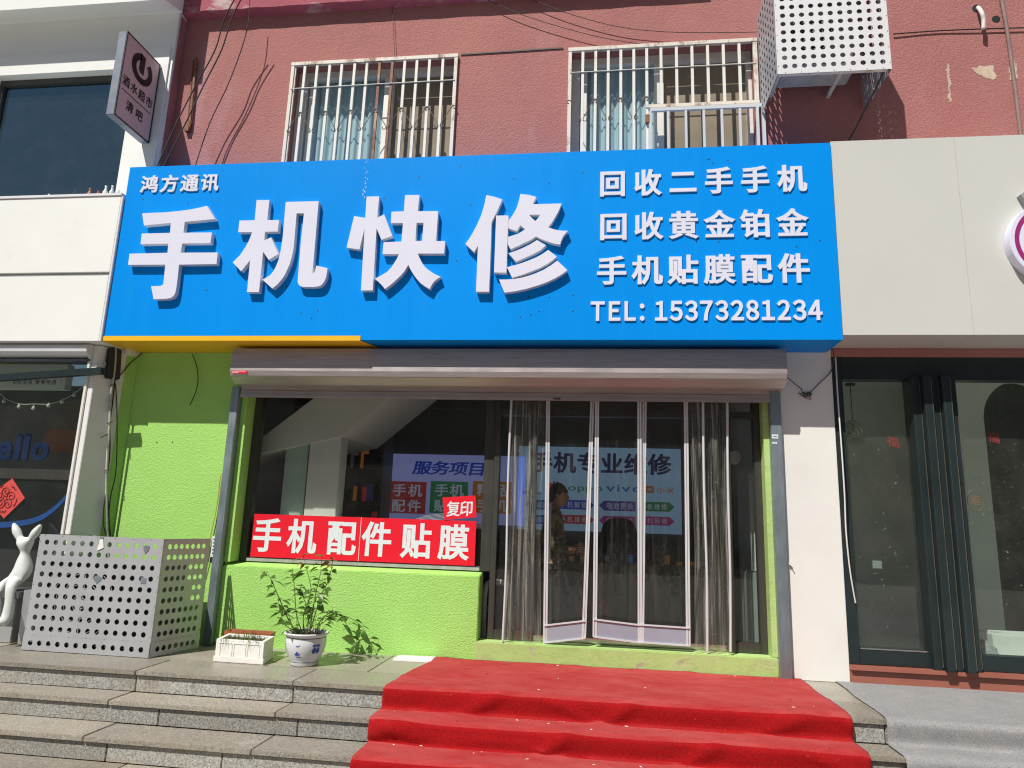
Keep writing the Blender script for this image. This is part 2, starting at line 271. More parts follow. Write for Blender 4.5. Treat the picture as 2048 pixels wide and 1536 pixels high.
# ------------------------------------------------------------------ mesh builder
def tag(o, label=None, cat=None, group=None, kind=None):
    if label: o['label'] = label
    if cat: o['category'] = cat
    if group: o['group'] = group
    if kind: o['kind'] = kind
    return o
def put(o, parent=None):
    COL.objects.link(o)
    if parent is not None:
        o.parent = parent
        L = Vector((0, 0, 0)); p = parent
        while p is not None:
            L += p.location; p = p.parent
        if parent.type == 'EMPTY': o.matrix_parent_inverse = Matrix.Translation(-L)
    return o
def thing(name, label, cat, loc=(0, 0, 0), group=None):
    o = bpy.data.objects.new(name, None); o.empty_display_size = .1; COL.objects.link(o); o.location = loc
    return tag(o, label, cat, group)
class MB:
    def __init__(s, *mats): s.v = []; s.f = []; s.mi = []; s.sm = []; s.mats = list(mats); s.cur = 0; s.tones = []
    def add(s, vs, fs, smooth=False):
        k = len(s.v); s.v += [tuple(v) for v in vs]
        for f in fs: s.f.append(tuple(i+k for i in f)); s.mi.append(s.cur); s.sm.append(smooth); s.tones.append(getattr(s, 'tone', 1.0))
        return s
    def m(s, i): s.cur = i; return s
    def box(s, x0, x1, y0, y1, z0, z1):
        return s.add([(x0, y0, z0), (x1, y0, z0), (x1, y1, z0), (x0, y1, z0), (x0, y0, z1), (x1, y0, z1), (x1, y1, z1), (x0, y1, z1)],
                     [(0, 3, 2, 1), (4, 5, 6, 7), (0, 1, 5, 4), (1, 2, 6, 5), (2, 3, 7, 6), (3, 0, 4, 7)])
    def hexa(s, a, b):      # two quads, facing each other
        return s.add(list(a)+list(b), [(0, 1, 2, 3), (7, 6, 5, 4), (0, 4, 5, 1), (1, 5, 6, 2), (2, 6, 7, 3), (3, 7, 4, 0)])
    def beam(s, p, q, wx, wy=None, up=None):
        p, q = Vector(p), Vector(q); d = (q-p).normalized(); wy = wy or wx
        a = d.cross(Vector(up or ((0, 1, 0) if abs(d.y) < .9 else (0, 0, 1)))).normalized(); b = a.cross(d)
        o = [(-1, -1), (1, -1), (1, 1), (-1, 1)]
        return s.hexa([p+a*(i*wx/2)+b*(j*wy/2) for i, j in o], [q+a*(i*wx/2)+b*(j*wy/2) for i, j in o])
    def quad(s, *p): return s.add(p, [tuple(range(len(p)))])
    def prism_x(s, prof, x0, x1):       # profile of (y,z), swept along x
        n = len(prof)
        return s.add([(x0, y, z) for y, z in prof]+[(x1, y, z) for y, z in prof],
                     [tuple(range(n))[::-1], tuple(range(n, 2*n))]+[(i, (i+1) % n, n+(i+1) % n, n+i) for i in range(n)])
    def prism_y(s, pts, y0, y1):        # outline of (x,z), swept along y
        n = len(pts)
        return s.add([(x, y0, z) for x, z in pts]+[(x, y1, z) for x, z in pts],
                     [tuple(range(n)), tuple(range(n, 2*n))[::-1]]+[(i, n+i, n+(i+1) % n, (i+1) % n) for i in range(n)])
    def tube(s, pts, r, n=6, taper=None):
        pts = [Vector(p) for p in pts]; vs = []; fs = []; prev = None
        for i, p in enumerate(pts):
            d = (pts[min(i+1, len(pts)-1)]-pts[max(i-1, 0)]).normalized()
            if prev is None: a = d.orthogonal().normalized()
            else: a = (prev - d*prev.dot(d)).normalized()
            prev = a; b = d.cross(a)
            rr = r if taper is None else r+(taper-r)*i/(len(pts)-1)
            vs += [p+(a*math.cos(t)+b*math.sin(t))*rr for t in (2*math.pi*j/n for j in range(n))]
        for i in range(len(pts)-1):
            for j in range(n): fs.append((i*n+j, i*n+(j+1) % n, (i+1)*n+(j+1) % n, (i+1)*n+j))
        s.add(vs, fs, True)
        k = len(pts)-1
        s.add(vs[:n], [tuple(range(n))[::-1]]); s.add(vs[k*n:], [tuple(range(n))]); return s
    def lathe(s, cx, cy, prof, n=40):
        vs = [(cx+r*math.cos(2*math.pi*j/n), cy+r*math.sin(2*math.pi*j/n), z) for r, z in prof for j in range(n)]
        fs = [(i*n+j, i*n+(j+1) % n, (i+1)*n+(j+1) % n, (i+1)*n+j) for i in range(len(prof)-1) for j in range(n)]
        return s.add(vs, fs, True)
    def disc_y(s, cx, cz, r, y0, y1, n=28, rx=None):
        rx = rx or r
        return s.prism_y([(cx+rx*math.cos(2*math.pi*j/n), cz+r*math.sin(2*math.pi*j/n)) for j in range(n)][::-1], y0, y1)
    def build(s, name, parent=None, label=None, bevel=0, tone=False):
        me = bpy.data.meshes.new(name); me.from_pydata(s.v, [], s.f)
        for m in s.mats: me.materials.append(M[m] if isinstance(m, str) else m)
        me.polygons.foreach_set('material_index', s.mi); me.polygons.foreach_set('use_smooth', s.sm)
        if tone:
            at = me.attributes.new('tone', 'FLOAT_COLOR', 'FACE')
            at.data.foreach_set('color', [c for t in s.tones for c in (t, t, t, 1)])
        bm = bmesh.new(); bm.from_mesh(me); bmesh.ops.recalc_face_normals(bm, faces=bm.faces[:])
        if bevel:
            bmesh.ops.bevel(bm, geom=[e for e in bm.edges if len(e.link_faces) == 2 and e.calc_face_angle(0) > .5], offset=bevel, segments=2, affect='EDGES', clamp_overlap=True)
        bm.to_mesh(me); bm.free(); me.update()
        o = bpy.data.objects.new(name, me); put(o, parent)
        if label: o['label'] = label
        return o
def sag(a, b, drop, n=14):
    a, b = Vector(a), Vector(b); return [a.lerp(b, i/n)-Vector((0, 0, drop*4*(i/n)*(1-i/n))) for i in range(n+1)]
def smooth_path(pts, n=5):
    pts = [Vector(p) for p in pts]; out = []
    for i in range(len(pts)-1):
        p0, p1, p2, p3 = pts[max(i-1, 0)], pts[i], pts[i+1], pts[min(i+2, len(pts)-1)]
        for k in range(n):
            t = k/n; out.append(.5*((2*p1)+(p2-p0)*t+(2*p0-5*p1+4*p2-p3)*t*t+(3*p1-p0-3*p2+p3)*t**3))
    return out+[pts[-1]]

# ------------------------------------------------------------------ lettering: font outline, made bolder by a union of mitred strips
_G = {}
def _raw(ch):
    c = bpy.data.curves.new('glyph', 'FONT'); c.body = ch; c.resolution_u = 3
    o = bpy.data.objects.new('glyph', c); COL.objects.link(o)
    dg = bpy.context.evaluated_depsgraph_get(); me = bpy.data.meshes.new_from_object(o.evaluated_get(dg))
    bpy.data.objects.remove(o); bpy.data.curves.remove(c)
    bm = bmesh.new(); bm.from_mesh(me); bpy.data.meshes.remove(me)
    bmesh.ops.remove_doubles(bm, verts=bm.verts[:], dist=1e-5); bm.verts.index_update()
    vs = [Vector((v.co.x, v.co.y)) for v in bm.verts]; fs = []; loops = []; nxt = {}
    for f in bm.faces:
        ix = [v.index for v in f.verts]
        a = sum(vs[ix[i]].x*vs[ix[(i+1) % len(ix)]].y-vs[ix[(i+1) % len(ix)]].x*vs[ix[i]].y for i in range(len(ix)))
        if abs(a) < 1e-9: continue
        fs.append(ix if a > 0 else ix[::-1])
    cnt = {}
    for f in fs:
        for i in range(len(f)):
            cnt[(f[i], f[(i+1) % len(f)])] = 1
    for (a, b) in cnt:
        if (b, a) not in cnt: nxt.setdefault(a, []).append(b)
    bm.free()
    while nxt:
        a = next(iter(nxt)); lp = [a]
        while True:
            b = nxt[lp[-1]].pop()
            if not nxt[lp[-1]]: del nxt[lp[-1]]
            if b == a or b not in nxt: break
            lp.append(b)
        if len(lp) > 2: loops.append(lp)
    return vs, fs, loops
def glyph(ch, bx, by):
    key = (ch, round(bx, 3), round(by, 3))
    if key in _G: return _G[key]
    vs, fs, loops = _raw(ch)
    V = list(vs); Fc = [list(f) for f in fs]
    if bx or by:
        for lp in loops:
            pts = [vs[i] for i in lp]; n = len(pts); off = []
            for i in range(n):
                d0 = (pts[i]-pts[i-1]); d1 = (pts[(i+1) % n]-pts[i])
                d0 = d0.normalized() if d0.length > 1e-7 else d1.normalized(); d1 = d1.normalized() if d1.length > 1e-7 else d0
                n0 = Vector((d0.y, -d0.x)); n1 = Vector((d1.y, -d1.x))
                m = n0+n1
                m = n0 if m.length < 1e-3 else m*(1/max(.35, 1+n0.dot(n1)))
                off.append(pts[i]+Vector((m.x*bx, m.y*by)))
            k = len(V); V += off
            for i in range(n):
                j = (i+1) % n
                q = [lp[i], k+i, k+j, lp[j]]
                P = [V[t] for t in q]
                for tri in ((q[0], q[1], q[2]), (q[0], q[2], q[3])):
                    a, b, c = (V[t] for t in tri)
                    ar = (b-a).cross(c-a)
                    if abs(ar) > 1e-9: Fc.append(list(tri) if ar > 0 else [tri[0], tri[2], tri[1]])
        r = delaunay_2d_cdt(V, [], Fc, 0, 1e-5, True)
        V, Fc = [Vector(v) for v in r[0]], [list(f) for f, o in zip(r[2], r[5]) if o]
    es = {}
    for f in Fc:
        for i in range(len(f)): es[(f[i], f[(i+1) % len(f)])] = 1
    rim = [(a, b) for (a, b) in es if (b, a) not in es]
    _G[key] = (V, Fc, rim); return _G[key]
def ink_glyph(mb, ch, fx, y0, depth, bx=0, by=0, side=None):
    """fx maps a glyph point to a world (x,y?,z) at the base plane; depth grows towards the street (-y)"""
    V, Fc, rim = glyph(ch, bx, by); c = mb.cur
    top = [fx(p) for p in V]
    mb.add([(x, y0-depth, z) for x, z in top], [f for f in Fc])
    if depth > .002:
        if side is not None: mb.m(side)
        k = len(top)
        mb.add([(x, y0-depth, z) for x, z in top]+[(x, y0, z) for x, z in top], [(a, b, k+b, k+a) for a, b in rim])
        mb.m(c)
CJK = lambda ch: ord(ch) > 0x2e80
def line(mb, text, x0, x1, z0, z1, y, depth, bold=(.03, .02), slope=0.0, slant=0.0, wide=None, side=None, full=False):
    """one row of characters whose ink spans x0..x1 and z0..z1; slope lifts it to the right"""
    n = len(text); h = z1-z0
    if CJK(text[0]):
        em = h*1.06; wd = em*(wide or 1.08)
        for i, ch in enumerate(text):
            if ch == ' ': continue
            cx = (x0+wd*.47) + (x1-x0-wd*.94)*(i/(n-1) if n > 1 else .5)
            zc = (z0+z1)/2+slope*(cx-x0)
            ink_glyph(mb, ch, lambda p: (cx+(p.x-.5)*wd+slant*(p.y-.38)*em, zc+(p.y-.38)*em+slope*(p.x-.5)*wd), y, depth, *bold, side=side)
    else:
        adv = []; t = 0
        if full: text = ''.join(chr(ord(c)+0xFEE0) if c != ' ' else c for c in text)
        for ch in text:
            if ch == ' ': adv.append((t, t)); t += .24 if full else .12; continue
            V = glyph(ch, *bold)[0]; a = min(p.x for p in V); b = max(p.x for p in V)
            if full and '\uff10' <= ch <= '\uff19': adv.append((t+.36-(a+b)/2, t)); t += .72
            else: adv.append((t-a, t)); t += b-a+(.20 if full else .10)
        t -= .10; sx = (x1-x0)/t
        zs = h/.73
        for ch, (o, _) in zip(text, adv):
            if ch == ' ': continue
            ink_glyph(mb, ch, lambda p: (x0+(p.x+o)*sx+slant*p.y*zs, z0+p.y*zs+slope*(p.x+o)*sx), y, depth, *bold, side=side)
def outline(mb, loops, y0, depth, side=None):
    """filled outline with holes (lists of (x,z)), raised towards the street"""
    V = []; E = []
    for lp in loops:
        k = len(V); V += [Vector(p) for p in lp]; E += [(k+i, k+(i+1) % len(lp)) for i in range(len(lp))]
    r = delaunay_2d_cdt(V, E, [], 2, 1e-6, False)     # inside, holes left out by the next test
    Vv, Ff = r[0], r[2]
    def inside(p):
        c = 0
        for lp in loops:
            for i in range(len(lp)):
                (xa, za), (xb, zb) = lp[i], lp[(i+1) % len(lp)]
                if (za > p[1]) != (zb > p[1]) and p[0] < (xb-xa)*(p[1]-za)/(zb-za)+xa: c += 1
        return c % 2 == 1
    c = mb.cur
    for f in Ff:
        ctr = (sum(Vv[i][0] for i in f)/len(f), sum(Vv[i][1] for i in f)/len(f))
        if inside(ctr): mb.add([(Vv[i][0], y0-depth, Vv[i][1]) for i in f], [tuple(range(len(f)))])
    if side is not None: mb.m(side)
    for lp in loops:
        for i in range(len(lp)):
            (xa, za), (xb, zb) = lp[i], lp[(i+1) % len(lp)]
            mb.add([(xa, y0-depth, za), (xb, y0-depth, zb), (xb, y0, zb), (xa, y0, za)], [(0, 1, 2, 3)])
    mb.m(c)

# ================================================================== SETTING: street, steps
NOSE = [(-1.10, 0.0), (-1.33, -.145), (-1.62, -.287), (-1.88, -.43)]
XL, XR = -9.0, 7.0
mb = MB('pave'); mb.add([(-60, -80, -.572), (60, -80, -.572), (60, 60, -.572), (-60, 60, -.572)], [(0, 1, 2, 3)])
tag(mb.build('pavement'), kind='structure')
def slabs(mb, joints, y0, y1, z0, z1, mi, jit=.0):
    mb.m(mi)
    for a, b in zip(joints[:-1], joints[1:]):
        mb.tone = random.uniform(.74, 1.14); dz = random.uniform(-jit, jit)
        mb.box(a+.003, b-.003, y0+random.uniform(0, jit*2), y1, z0, z1+dz)
mb = MB('granite', 'granite_rough'); mb.tone = .5
J = [[-9, -7.4, -5.6, PZ(269, 1342, 0).x, PZ(588, 1361, 0).x, .4, 1.75, 3.3, 5, 7],
     [-9, -7.0, -5.3, PZ(215, 1401, -.145).x, PZ(551, 1424, -.145).x, .3, 1.9, 3.6, 7],
     [-9, -6.6, PZ(148, 1480, -.287).x, PZ(506, 1497, -.287).x, -.5, 1.6, 3.2, 7],
     [-9, -6.2, -4.2, -2.9, -1.2, .9, 2.4, 7]]
for i, (yn, zt) in enumerate(NOSE):
    zb = NOSE[i+1][1] if i < 3 else -.572
    yb = .05 if i == 0 else NOSE[i-1][0]+.024
    # treads: polished slabs with an overhanging nose, the platform laid in two rows
    if i == 0:
        slabs(mb, J[0], yn, yn+.42, zt-.032, zt, 0, .0015)
        slabs(mb, [-9, -6.9, -4.8, -3.9, -2.5, -1.7, -.8, .9, 2.5, 4.5, 7], yn+.424, yb+.3, zt-.032, zt, 0, .0015)
    else:
        slabs(mb, J[i], yn, yb-.002, zt-.032, zt, 0, .002)
    jj = [x+random.uniform(-.4, .4) if 0 < k < len(J[i])-1 and i else x for k, x in enumerate(J[i])]
    slabs(mb, jj, yn+.022, yn+.2, zb+.001, zt-.034, 1, .0)
mb.tone = .25; mb.m(1); mb.box(XL, XR, -.98, .0, -.57, -.036)
for i in range(1, 4): mb.box(XL, XR, NOSE[i][0]+.1, NOSE[i-1][0]+.022, -.57, NOSE[i][1]-.036)
tag(mb.build('granite_steps', tone=True, bevel=.004), kind='structure')

# added block across the street, unseen, to darken what the shop windows reflect
OB = thing('unseen_reflection_block', 'added unseen grey block across the street that darkens the shop window reflections', 'building', (0, -30, -.572))
M['far'] = mat('far_facade', (.16, .155, .145), .85, var=.12, scale=.3)
M['farwin'] = mat('far_window', (.03, .035, .04), .2)
mb = MB('far'); mb.box(-45, 45, -38, -30, -.57, 13); mb.build('facade', OB)
for fl_ in range(4):
    mb = MB('farwin')
    for k_ in range(-12, 13): mb.box(k_*3.4-.9, k_*3.4+.9, -30.02, -29.985, 1+fl_*3.1, 2.7+fl_*3.1)
    tag(mb.build('window_row', OB), kind='stuff')
# ================================================================== BUILDING behind all shops
B = thing('shop_building', 'pink stuccoed building with a blue phone repair sign above its green shop front', 'building', (0, 0, 0))
W1 = (-3.147, -1.437, 4.15, 5.64); W2 = (-.335, 1.393, 4.15, 5.635)
mb = MB('pink')
zs0, zt0 = 2.60, 8.0
for (x0, x1, z0, z1) in ((-9, W1[0], zs0, zt0), (W1[1], W2[0], zs0, zt0), (W2[1], 8, zs0, zt0),
                         (W1[0], W1[1], W1[3], zt0), (W2[0], W2[1], W2[3], zt0), (W1[0], W1[1], zs0, W1[2]), (W2[0], W2[1], zs0, W2[2])):
    mb.box(x0, x1, 0, .28, z0, z1)
mb.build('upper_wall', B)
# peeling string course
mb = MB('pink_trim')
a0, a1 = PY(372, 24, -.11), PY(1090, -22, -.11)
zz = lambda x: a0.z+(a1.z-a0.z)*(x-a0.x)/(a1.x-a0.x)
xs = [-4.45+i*.12 for i in range(46)]
for xa, xb in zip(xs[:-1], xs[1:]):
    ja, jb = (random.Random(round(x*100)).uniform(-.007, .007) for x in (xa, xb))
    mb.hexa([(xa, -.11, zz(xa)+ja), (xb, -.11, zz(xb)+jb), (xb, 0.001, zz(xb)-.012), (xa, 0.001, zz(xa)-.012)],
            [(xa, -.105, zz(xa)+.35), (xb, -.105, zz(xb)+.35), (xb, 0.001, zz(xb)+.35), (xa, 0.001, zz(xa)+.35)])
mb.build('string_course', B)
# green shop front: side wall, low wall under the window, threshold, jambs
mb = MB('green')
XO0, XO1 = -3.30, 1.385           # opening between the shutter rails
mb.box(-4.40, XO0, 0, .28, 0, zs0-.002)
mb.build('green_wall', B)
XD = -1.005                        # where the window ends and the door begins
mb = MB('green', 'green_dirty')
mb.add([(XO0, 0, 0), (XD, 0, 0), (XD, 0, .668), (XO0, 0, .668), (XO0, .20, .70), (XD, .20, .70), (XD, .20, 0), (XO0, .20, 0)],
       [(0, 1, 2, 3), (3, 2, 5, 4), (1, 6, 5, 2)])
mb.build('low_wall', B, bevel=.006)
mb = MB('green_dirty')
mb.box(XD-.01, XO1, -.012, .30, 0, .152)
mb.build('threshold', B, bevel=.008)
mb = MB('green')
mb = MB('green_dirty'); mb.box(XO1-.045, XO1, .004, .26, .155, 2.5); mb.build('green_jamb', B)
mb = MB('green'); mb.box(XO0, XO0+.055, .004, .26, .70, 2.5); mb.build('green_jamb', B)
mb = MB('pillar'); mb.box(1.478, 1.905, -.02, .28, 0, zs0+.1); mb.build('white_pillar', B, bevel=.004)
mb = MB('pink'); mb.box(1.905, 7, -.003, .2, 2.574, 2.64); mb.build('lintel', B)
# windows (frame, panes, curtain)
def window(wx, cx, rust):
    x0, x1, z0, z1 = wx; yp = .17
    fr = MB('pvc'); t = .06
    fr.box(x0+.001, x0+.10, yp-.03, yp+.05, z0, z1-.001); fr.box(x1-.05, x1-.001, yp-.03, yp+.05, z0, z1-.001)
    fr.box(x0+.10, x1-.05, yp-.03, yp+.05, z1-.08, z1-.001); fr.box(cx-.045, cx+.045, yp-.035, yp+.045, z0, z1-.08)
    fr.box(x0+.12, x0+.17, yp+.0, yp+.04, z0, z1-.12)
    f = fr.build('window', B, bevel=.004)
    MB('glassb' if False else 'glass').add([(x0+.10, yp+.012, z0), (cx-.045, yp+.012, z0), (cx-.045, yp+.012, z1-.08), (x0+.10, yp+.012, z1-.08)], [(0, 1, 2, 3)]).build('pane', f)
    n = 60; c = MB('curtain'); a, b = x0+.10, cx-.04
    vs = [(a+(b-a)*i/n, yp+.07+.016*math.sin(i*1.15)+.008*math.sin(i*.37), z) for i in range(n+1) for z in (z0-.05, z1)]
    c.add(vs, [(2*i, 2*i+2, 2*i+3, 2*i+1) for i in range(n)], True); c.build('curtain', f)
    MB('screen').box(cx+.046, x1-.051, yp+.03, yp+.05, z0, z1-.081).build('insect_screen', f)
    return f
window(W1, -2.17, 0); window(W2, .525, 1)

# ------------------------------------------------------------------ window grilles
def scroll(mb, x0, x1, zt, zb, y, n, first_up=True):
    """zig-zag of thin iron rods, each end curled"""
    st = (x1-x0)/n
    for i in range(n):
        up = (i % 2 == 0) == first_up
        a = Vector((x0+i*st+.012, y, zb if up else zt)); b = Vector((x0+(i+1)*st-.012, y, zt if up else zb))
        d = (b-a).normalized(); pts = []
        for (end, sg, dv) in ((a, 1, -d), (b, -1, d)):
            nrm = Vector((0, 0, 1)) if (end.z == zb) else Vector((0, 0, -1))
            cur = []; r = .022; side = Vector((dv.z, 0, -dv.x));
            if side.dot(nrm) < 0: side = -side
            c = end+side*r
            for k in range(7):
                t = k/6*math.radians(250); rr = r*(1-.35*k/6)
                cur.append(c+(-side*math.cos(t)+dv*math.sin(t))*rr)
            if sg == 1: pts = cur[::-1]+pts
            else: pts = pts+cur
        mb.tube(pts, .0042, 5)
y = -.02
G1 = thing('window_grille', 'rust streaked white bar grille over the left upstairs window, two bars orange with rust', 'window grille', (W1[0], y, 4.2), 'bar grilles over upstairs windows')
x0, x1, zt = W1[0]+.012, W1[1]-.012, 5.615
mb = MB('rail'); mb.box(x0-.02, x1+.02, y-.018, y+.018, zt-.014, zt+.022); mb.box(x0-.018, x0+.014, y-.014, y+.014, 4.15, zt-.014); mb.box(x1-.014, x1+.018, y-.014, y+.014, 4.15, zt-.014)
mb.box(x0+.014, x0+.03, y-.002, y+.016, 4.15, zt-.02)
mb.build('frame', G1)
for i in range(1, 13):
    xx = x0+(x1-x0)*i/13+random.uniform(-.004, .004)
    mb = MB('barrust' if i == 7 else 'baroran' if i == 8 else 'bar'); mb.beam((xx, y, 4.15), (xx+random.uniform(-.004, .004), y, zt-.013), .026, .022); mb.build('bar', G1)
mb = MB('bar'); mb.tube([(x0, y-.017, 5.335), (x1, y-.017, 5.345)], .005, 6); mb.build('cross_rod', G1)
mb = MB('iron'); scroll(mb, x0, x1, 5.06, 4.87, y-.015, 13, True); mb.build('scrollwork', G1)

G2 = thing('window_grille', 'white bar grille with a low hinged gate over the right upstairs window', 'window grille', (W2[0], y, 4.2), 'bar grilles over upstairs windows')
x0, x1, zt = W2[0]+.012, W2[1]+.0, 5.61
xm = .39
mb = MB('rail'); mb.box(x0-.02, x1+.02, y-.018, y+.018, zt-.014, zt+.022); mb.box(x0-.018, x0+.014, y-.014, y+.014, 4.15, zt-.014); mb.box(x1-.02, x1+.018, y-.014, y+.014, 4.99, zt-.014)
mb.box(xm, x1+.02, y-.018, y+.014, 4.955, 4.985)
mb.build('frame', G2)
for i in range(1, 7):
    xx = x0+(xm+.01-x0)*i/6
    mb = MB('bar'); mb.beam((xx, y, 4.15), (xx+random.uniform(-.004, .004), y, zt-.013), .026, .022); mb.build('bar', G2)
for i in range(1, 7):
    xx = xm+(x1-xm)*i/7
    mb = MB('bar'); mb.beam((xx, y, 4.984), (xx, y, zt-.013), .025, .022); mb.build('bar', G2)
gt = MB('stile'); gt.box(xm+.035, x1+.06, y-.035, y-.008, 4.905, 4.94); gt.box(xm+.025, xm+.05, y-.035, y-.008, 4.15, 4.905); gt.box(x1+.03, x1+.06, y-.035, y-.008, 4.15, 4.905); gt.box(x1-.02, x1+.005, y-.035, y-.008, 4.15, 4.905)
gate = gt.build('gate', G2)
for i in range(1, 6):
    xx = xm+.04+(x1-xm-.04)*i/6
    mb = MB('stile'); mb.beam((xx, y-.022, 4.15), (xx, y-.022, 4.905), .022, .02); mb.build('bar', gate)
mb = MB('rust'); mb.box(xm-.005, xm+.03, y-.04, y-.015, 4.79, 4.87); mb.build('hinge', G2)
mb = MB('bar'); mb.tube([(x0, y-.017, 5.36), (x1, y-.017, 5.365)], .005, 6); mb.build('cross_rod', G2)
mb = MB('iron'); scroll(mb, x0, xm, 5.06, 4.87, y-.015, 6, False); mb.build('scrollwork', G2)

# ================================================================== MAIN BLUE SIGN
SF = -.43
tl, tr, br, bl = PY(258, 335, SF), PY(1663, 285, SF), PY(1683, 677, SF), PY(209, 680, SF)
sx0, sx1, sz0, sz1 = (tl.x+bl.x)/2, (tr.x+br.x)/2, 2.607, (tl.z+tr.z)/2
SG = thing('shop_sign', 'big blue shop sign with raised white Chinese characters and a phone number', 'shop sign', ((sx0+sx1)/2, -.2, sz0))
xy = PY(721, 680, SF).x
mb = MB('blue', 'blackp', 'acrylic'); mb.box(sx0, sx1, SF, -.002, sz0, sz1)
mb.m(1)
rr = random.Random(3)
for i in range(46):
    px, pz = rr.uniform(sx0+.1, sx1-.1), rr.uniform(sz0+.15, sz1-.1); mb.disc_y(px, pz, .0065, SF-.0012, SF-.0002, 8)
mb.m(2)
sxm = PY(733, 330, SF).x; rr = random.Random(5)
for i in range(34):
    zc = sz1-.01-abs(rr.gauss(0, .28))
    if zc < sz0+.4: continue
    xc = sxm+rr.gauss(0, .008); a = rr.uniform(.002, .007)
    mb.quad((xc-a, SF-.0016, zc), (xc, SF-.0016, zc-a*rr.uniform(.5, 1.8)), (xc+a*rr.random(), SF-.0016, zc), (xc, SF-.0016, zc+a*rr.uniform(.4, 1.5)))
mb.build('panel', SG)
mb = MB('yellow'); mb.prism_y([(sx0-.004, sz0-.004), (xy, sz0-.004), (xy, sz0+.036), (sx0-.004, sz0+.036)], SF-.006, SF-.0005)
mb.add([(sx0-.004, SF-.006, sz0-.008), (xy, SF-.006, sz0-.008), (xy+.14, -.003, sz0-.008), (sx0-.004, -.003, sz0-.008),
        (sx0-.004, SF-.006, sz0-.0045), (xy, SF-.006, sz0-.0045), (xy+.14, -.003, sz0-.0045), (sx0-.004, -.003, sz0-.0045)],
       [(0, 3, 2, 1), (4, 5, 6, 7), (0, 1, 5, 4), (1, 2, 6, 5), (2, 3, 7, 6), (3, 0, 4, 7)])
mb.build('yellow_trim', SG)
LD = .05
def big(chlabel, ox, oy, sc, loops):
    mb = MB('acrylic', 'acrylic_side')
    for grp in loops:
        L = []
        for lp in grp:
            pp = [PY(ox+a/sc, oy+b/sc, SF-LD) for a, b in lp]; L.append([(p.x, p.z) for p in pp])
        outline(mb, L, SF-.0005, LD, side=1)
    o = mb.build('big_character', SG, label=chlabel)
big('hand character', 245, 395, 6.981, [[[(275,222),(430,213),(600,207),(800,187),(960,165),(1080,140),(1180,115),(1290,300),(870,340),(850,492),(1248,488),(1228,636),(835,642),(812,770),(1330,768),(1312,928),(790,937),(770,1120),(757,1230),(745,1300),(733,1340),(715,1370),(690,1392),(660,1405),(600,1415),(435,1420),(400,1237),(520,1235),(545,1230),(560,1220),(570,1205),(580,1120),(598,937),(78,940),(98,785),(628,772),(640,645),(252,650),(270,503),(663,494),(676,355),(300,390)]]])
big('machine character', 460, 390, 6.981, [[[(372,70),(550,70),(520,350),(685,350),(668,510),(490,513),(478,635),(575,590),(675,822),(540,905),(462,790),(405,1355),(238,1355),(280,910),(155,1065),(38,940),(140,840),(220,720),(270,625),(310,517),(115,517),(132,357),(345,352)]],
    [[(778,97),(1238,85),(1165,940),(1150,1095),(1170,1085),(1185,1070),(1205,985),(1362,1022),(1350,1100),(1340,1150),(1325,1190),(1300,1230),(1270,1260),(1235,1275),(1170,1283),(1020,1283),(985,1272),(960,1250),(948,1225),(945,1195),(990,640),(1033,255),(930,255),(890,730),(865,860),(835,960),(800,1040),(765,1115),(720,1180),(660,1250),(590,1305),(455,1182),(560,1120),(605,1065),(640,1000),(675,915),(700,820),(735,600)]]])
big('quick character', 685, 380, 6.677, [[[(322,88),(490,85),(465,370),(555,325),(665,612),(520,665),(455,512),(405,1340),(247,1342),(295,512),(225,795),(55,768),(155,348),(305,372)]],
    [[(835,68),(1030,66),(1005,283),(1277,282),(1250,682),(1370,682),(1358,848),(1005,848),(1025,900),(1060,970),(1100,1025),(1150,1070),(1230,1122),(1310,1160),(1262,1188),(1220,1225),(1190,1270),(1165,1322),(1100,1285),(1040,1240),(990,1185),(950,1130),(910,1065),(878,998),(830,1080),(780,1140),(690,1225),(630,1275),(565,1322),(540,1287),(510,1255),(475,1220),(430,1185),(520,1140),(600,1090),(655,1030),(700,960),(730,910),(753,855),(535,855),(548,697),(787,688),(808,440),(645,442),(655,290),(820,285)],
     [(990,437),(1083,437),(1062,680),(973,680)]]])
big('repair character', 930, 380, 6.677, [[[(285,68),(400,92),(498,125),(460,215),(420,300),(355,430),(322,1358),(147,1358),(172,745),(122,832),(5,718),(60,645),(110,560),(165,455),(210,350),(237,270),(260,190)]],
    [[(415,342),(578,340),(553,1102),(388,1102)]],
    [[(740,52),(850,65),(952,92),(905,190),(1290,180),(1250,280),(1200,370),(1160,435),(1110,497),(1170,519),(1230,535),(1300,543),(1375,545),(1340,580),(1310,620),(1285,675),(1270,728),(1180,713),(1100,685),(1020,655),(948,622),(870,670),(780,710),(700,750),(608,790),(571,726),(571,628),(690,590),(750,560),(805,522),(740,472),(690,548),(576,510),(580,410),(630,345),(660,295),(690,240),(718,150)], [(853,330),(1005,328),(975,375),(940,415),(893,375)]],
    [[(962,668),(1082,738),(1015,795),(940,840),(810,900),(680,955),(580,845),(680,812),(770,775),(870,725)]],
    [[(1112,800),(1225,890),(1165,940),(1100,985),(1000,1038),(900,1080),(770,1130),(630,1170),(560,1030),(660,1005),(760,975),(860,937),(950,900),(1035,853)]],
    [[(1232,942),(1367,1070),(1290,1128),(1200,1180),(1100,1228),(1000,1265),(820,1320),(670,1352),(525,1370),(455,1195),(550,1195),(650,1190),(750,1172),(850,1145),(950,1110),(1050,1065),(1145,1007)]]])
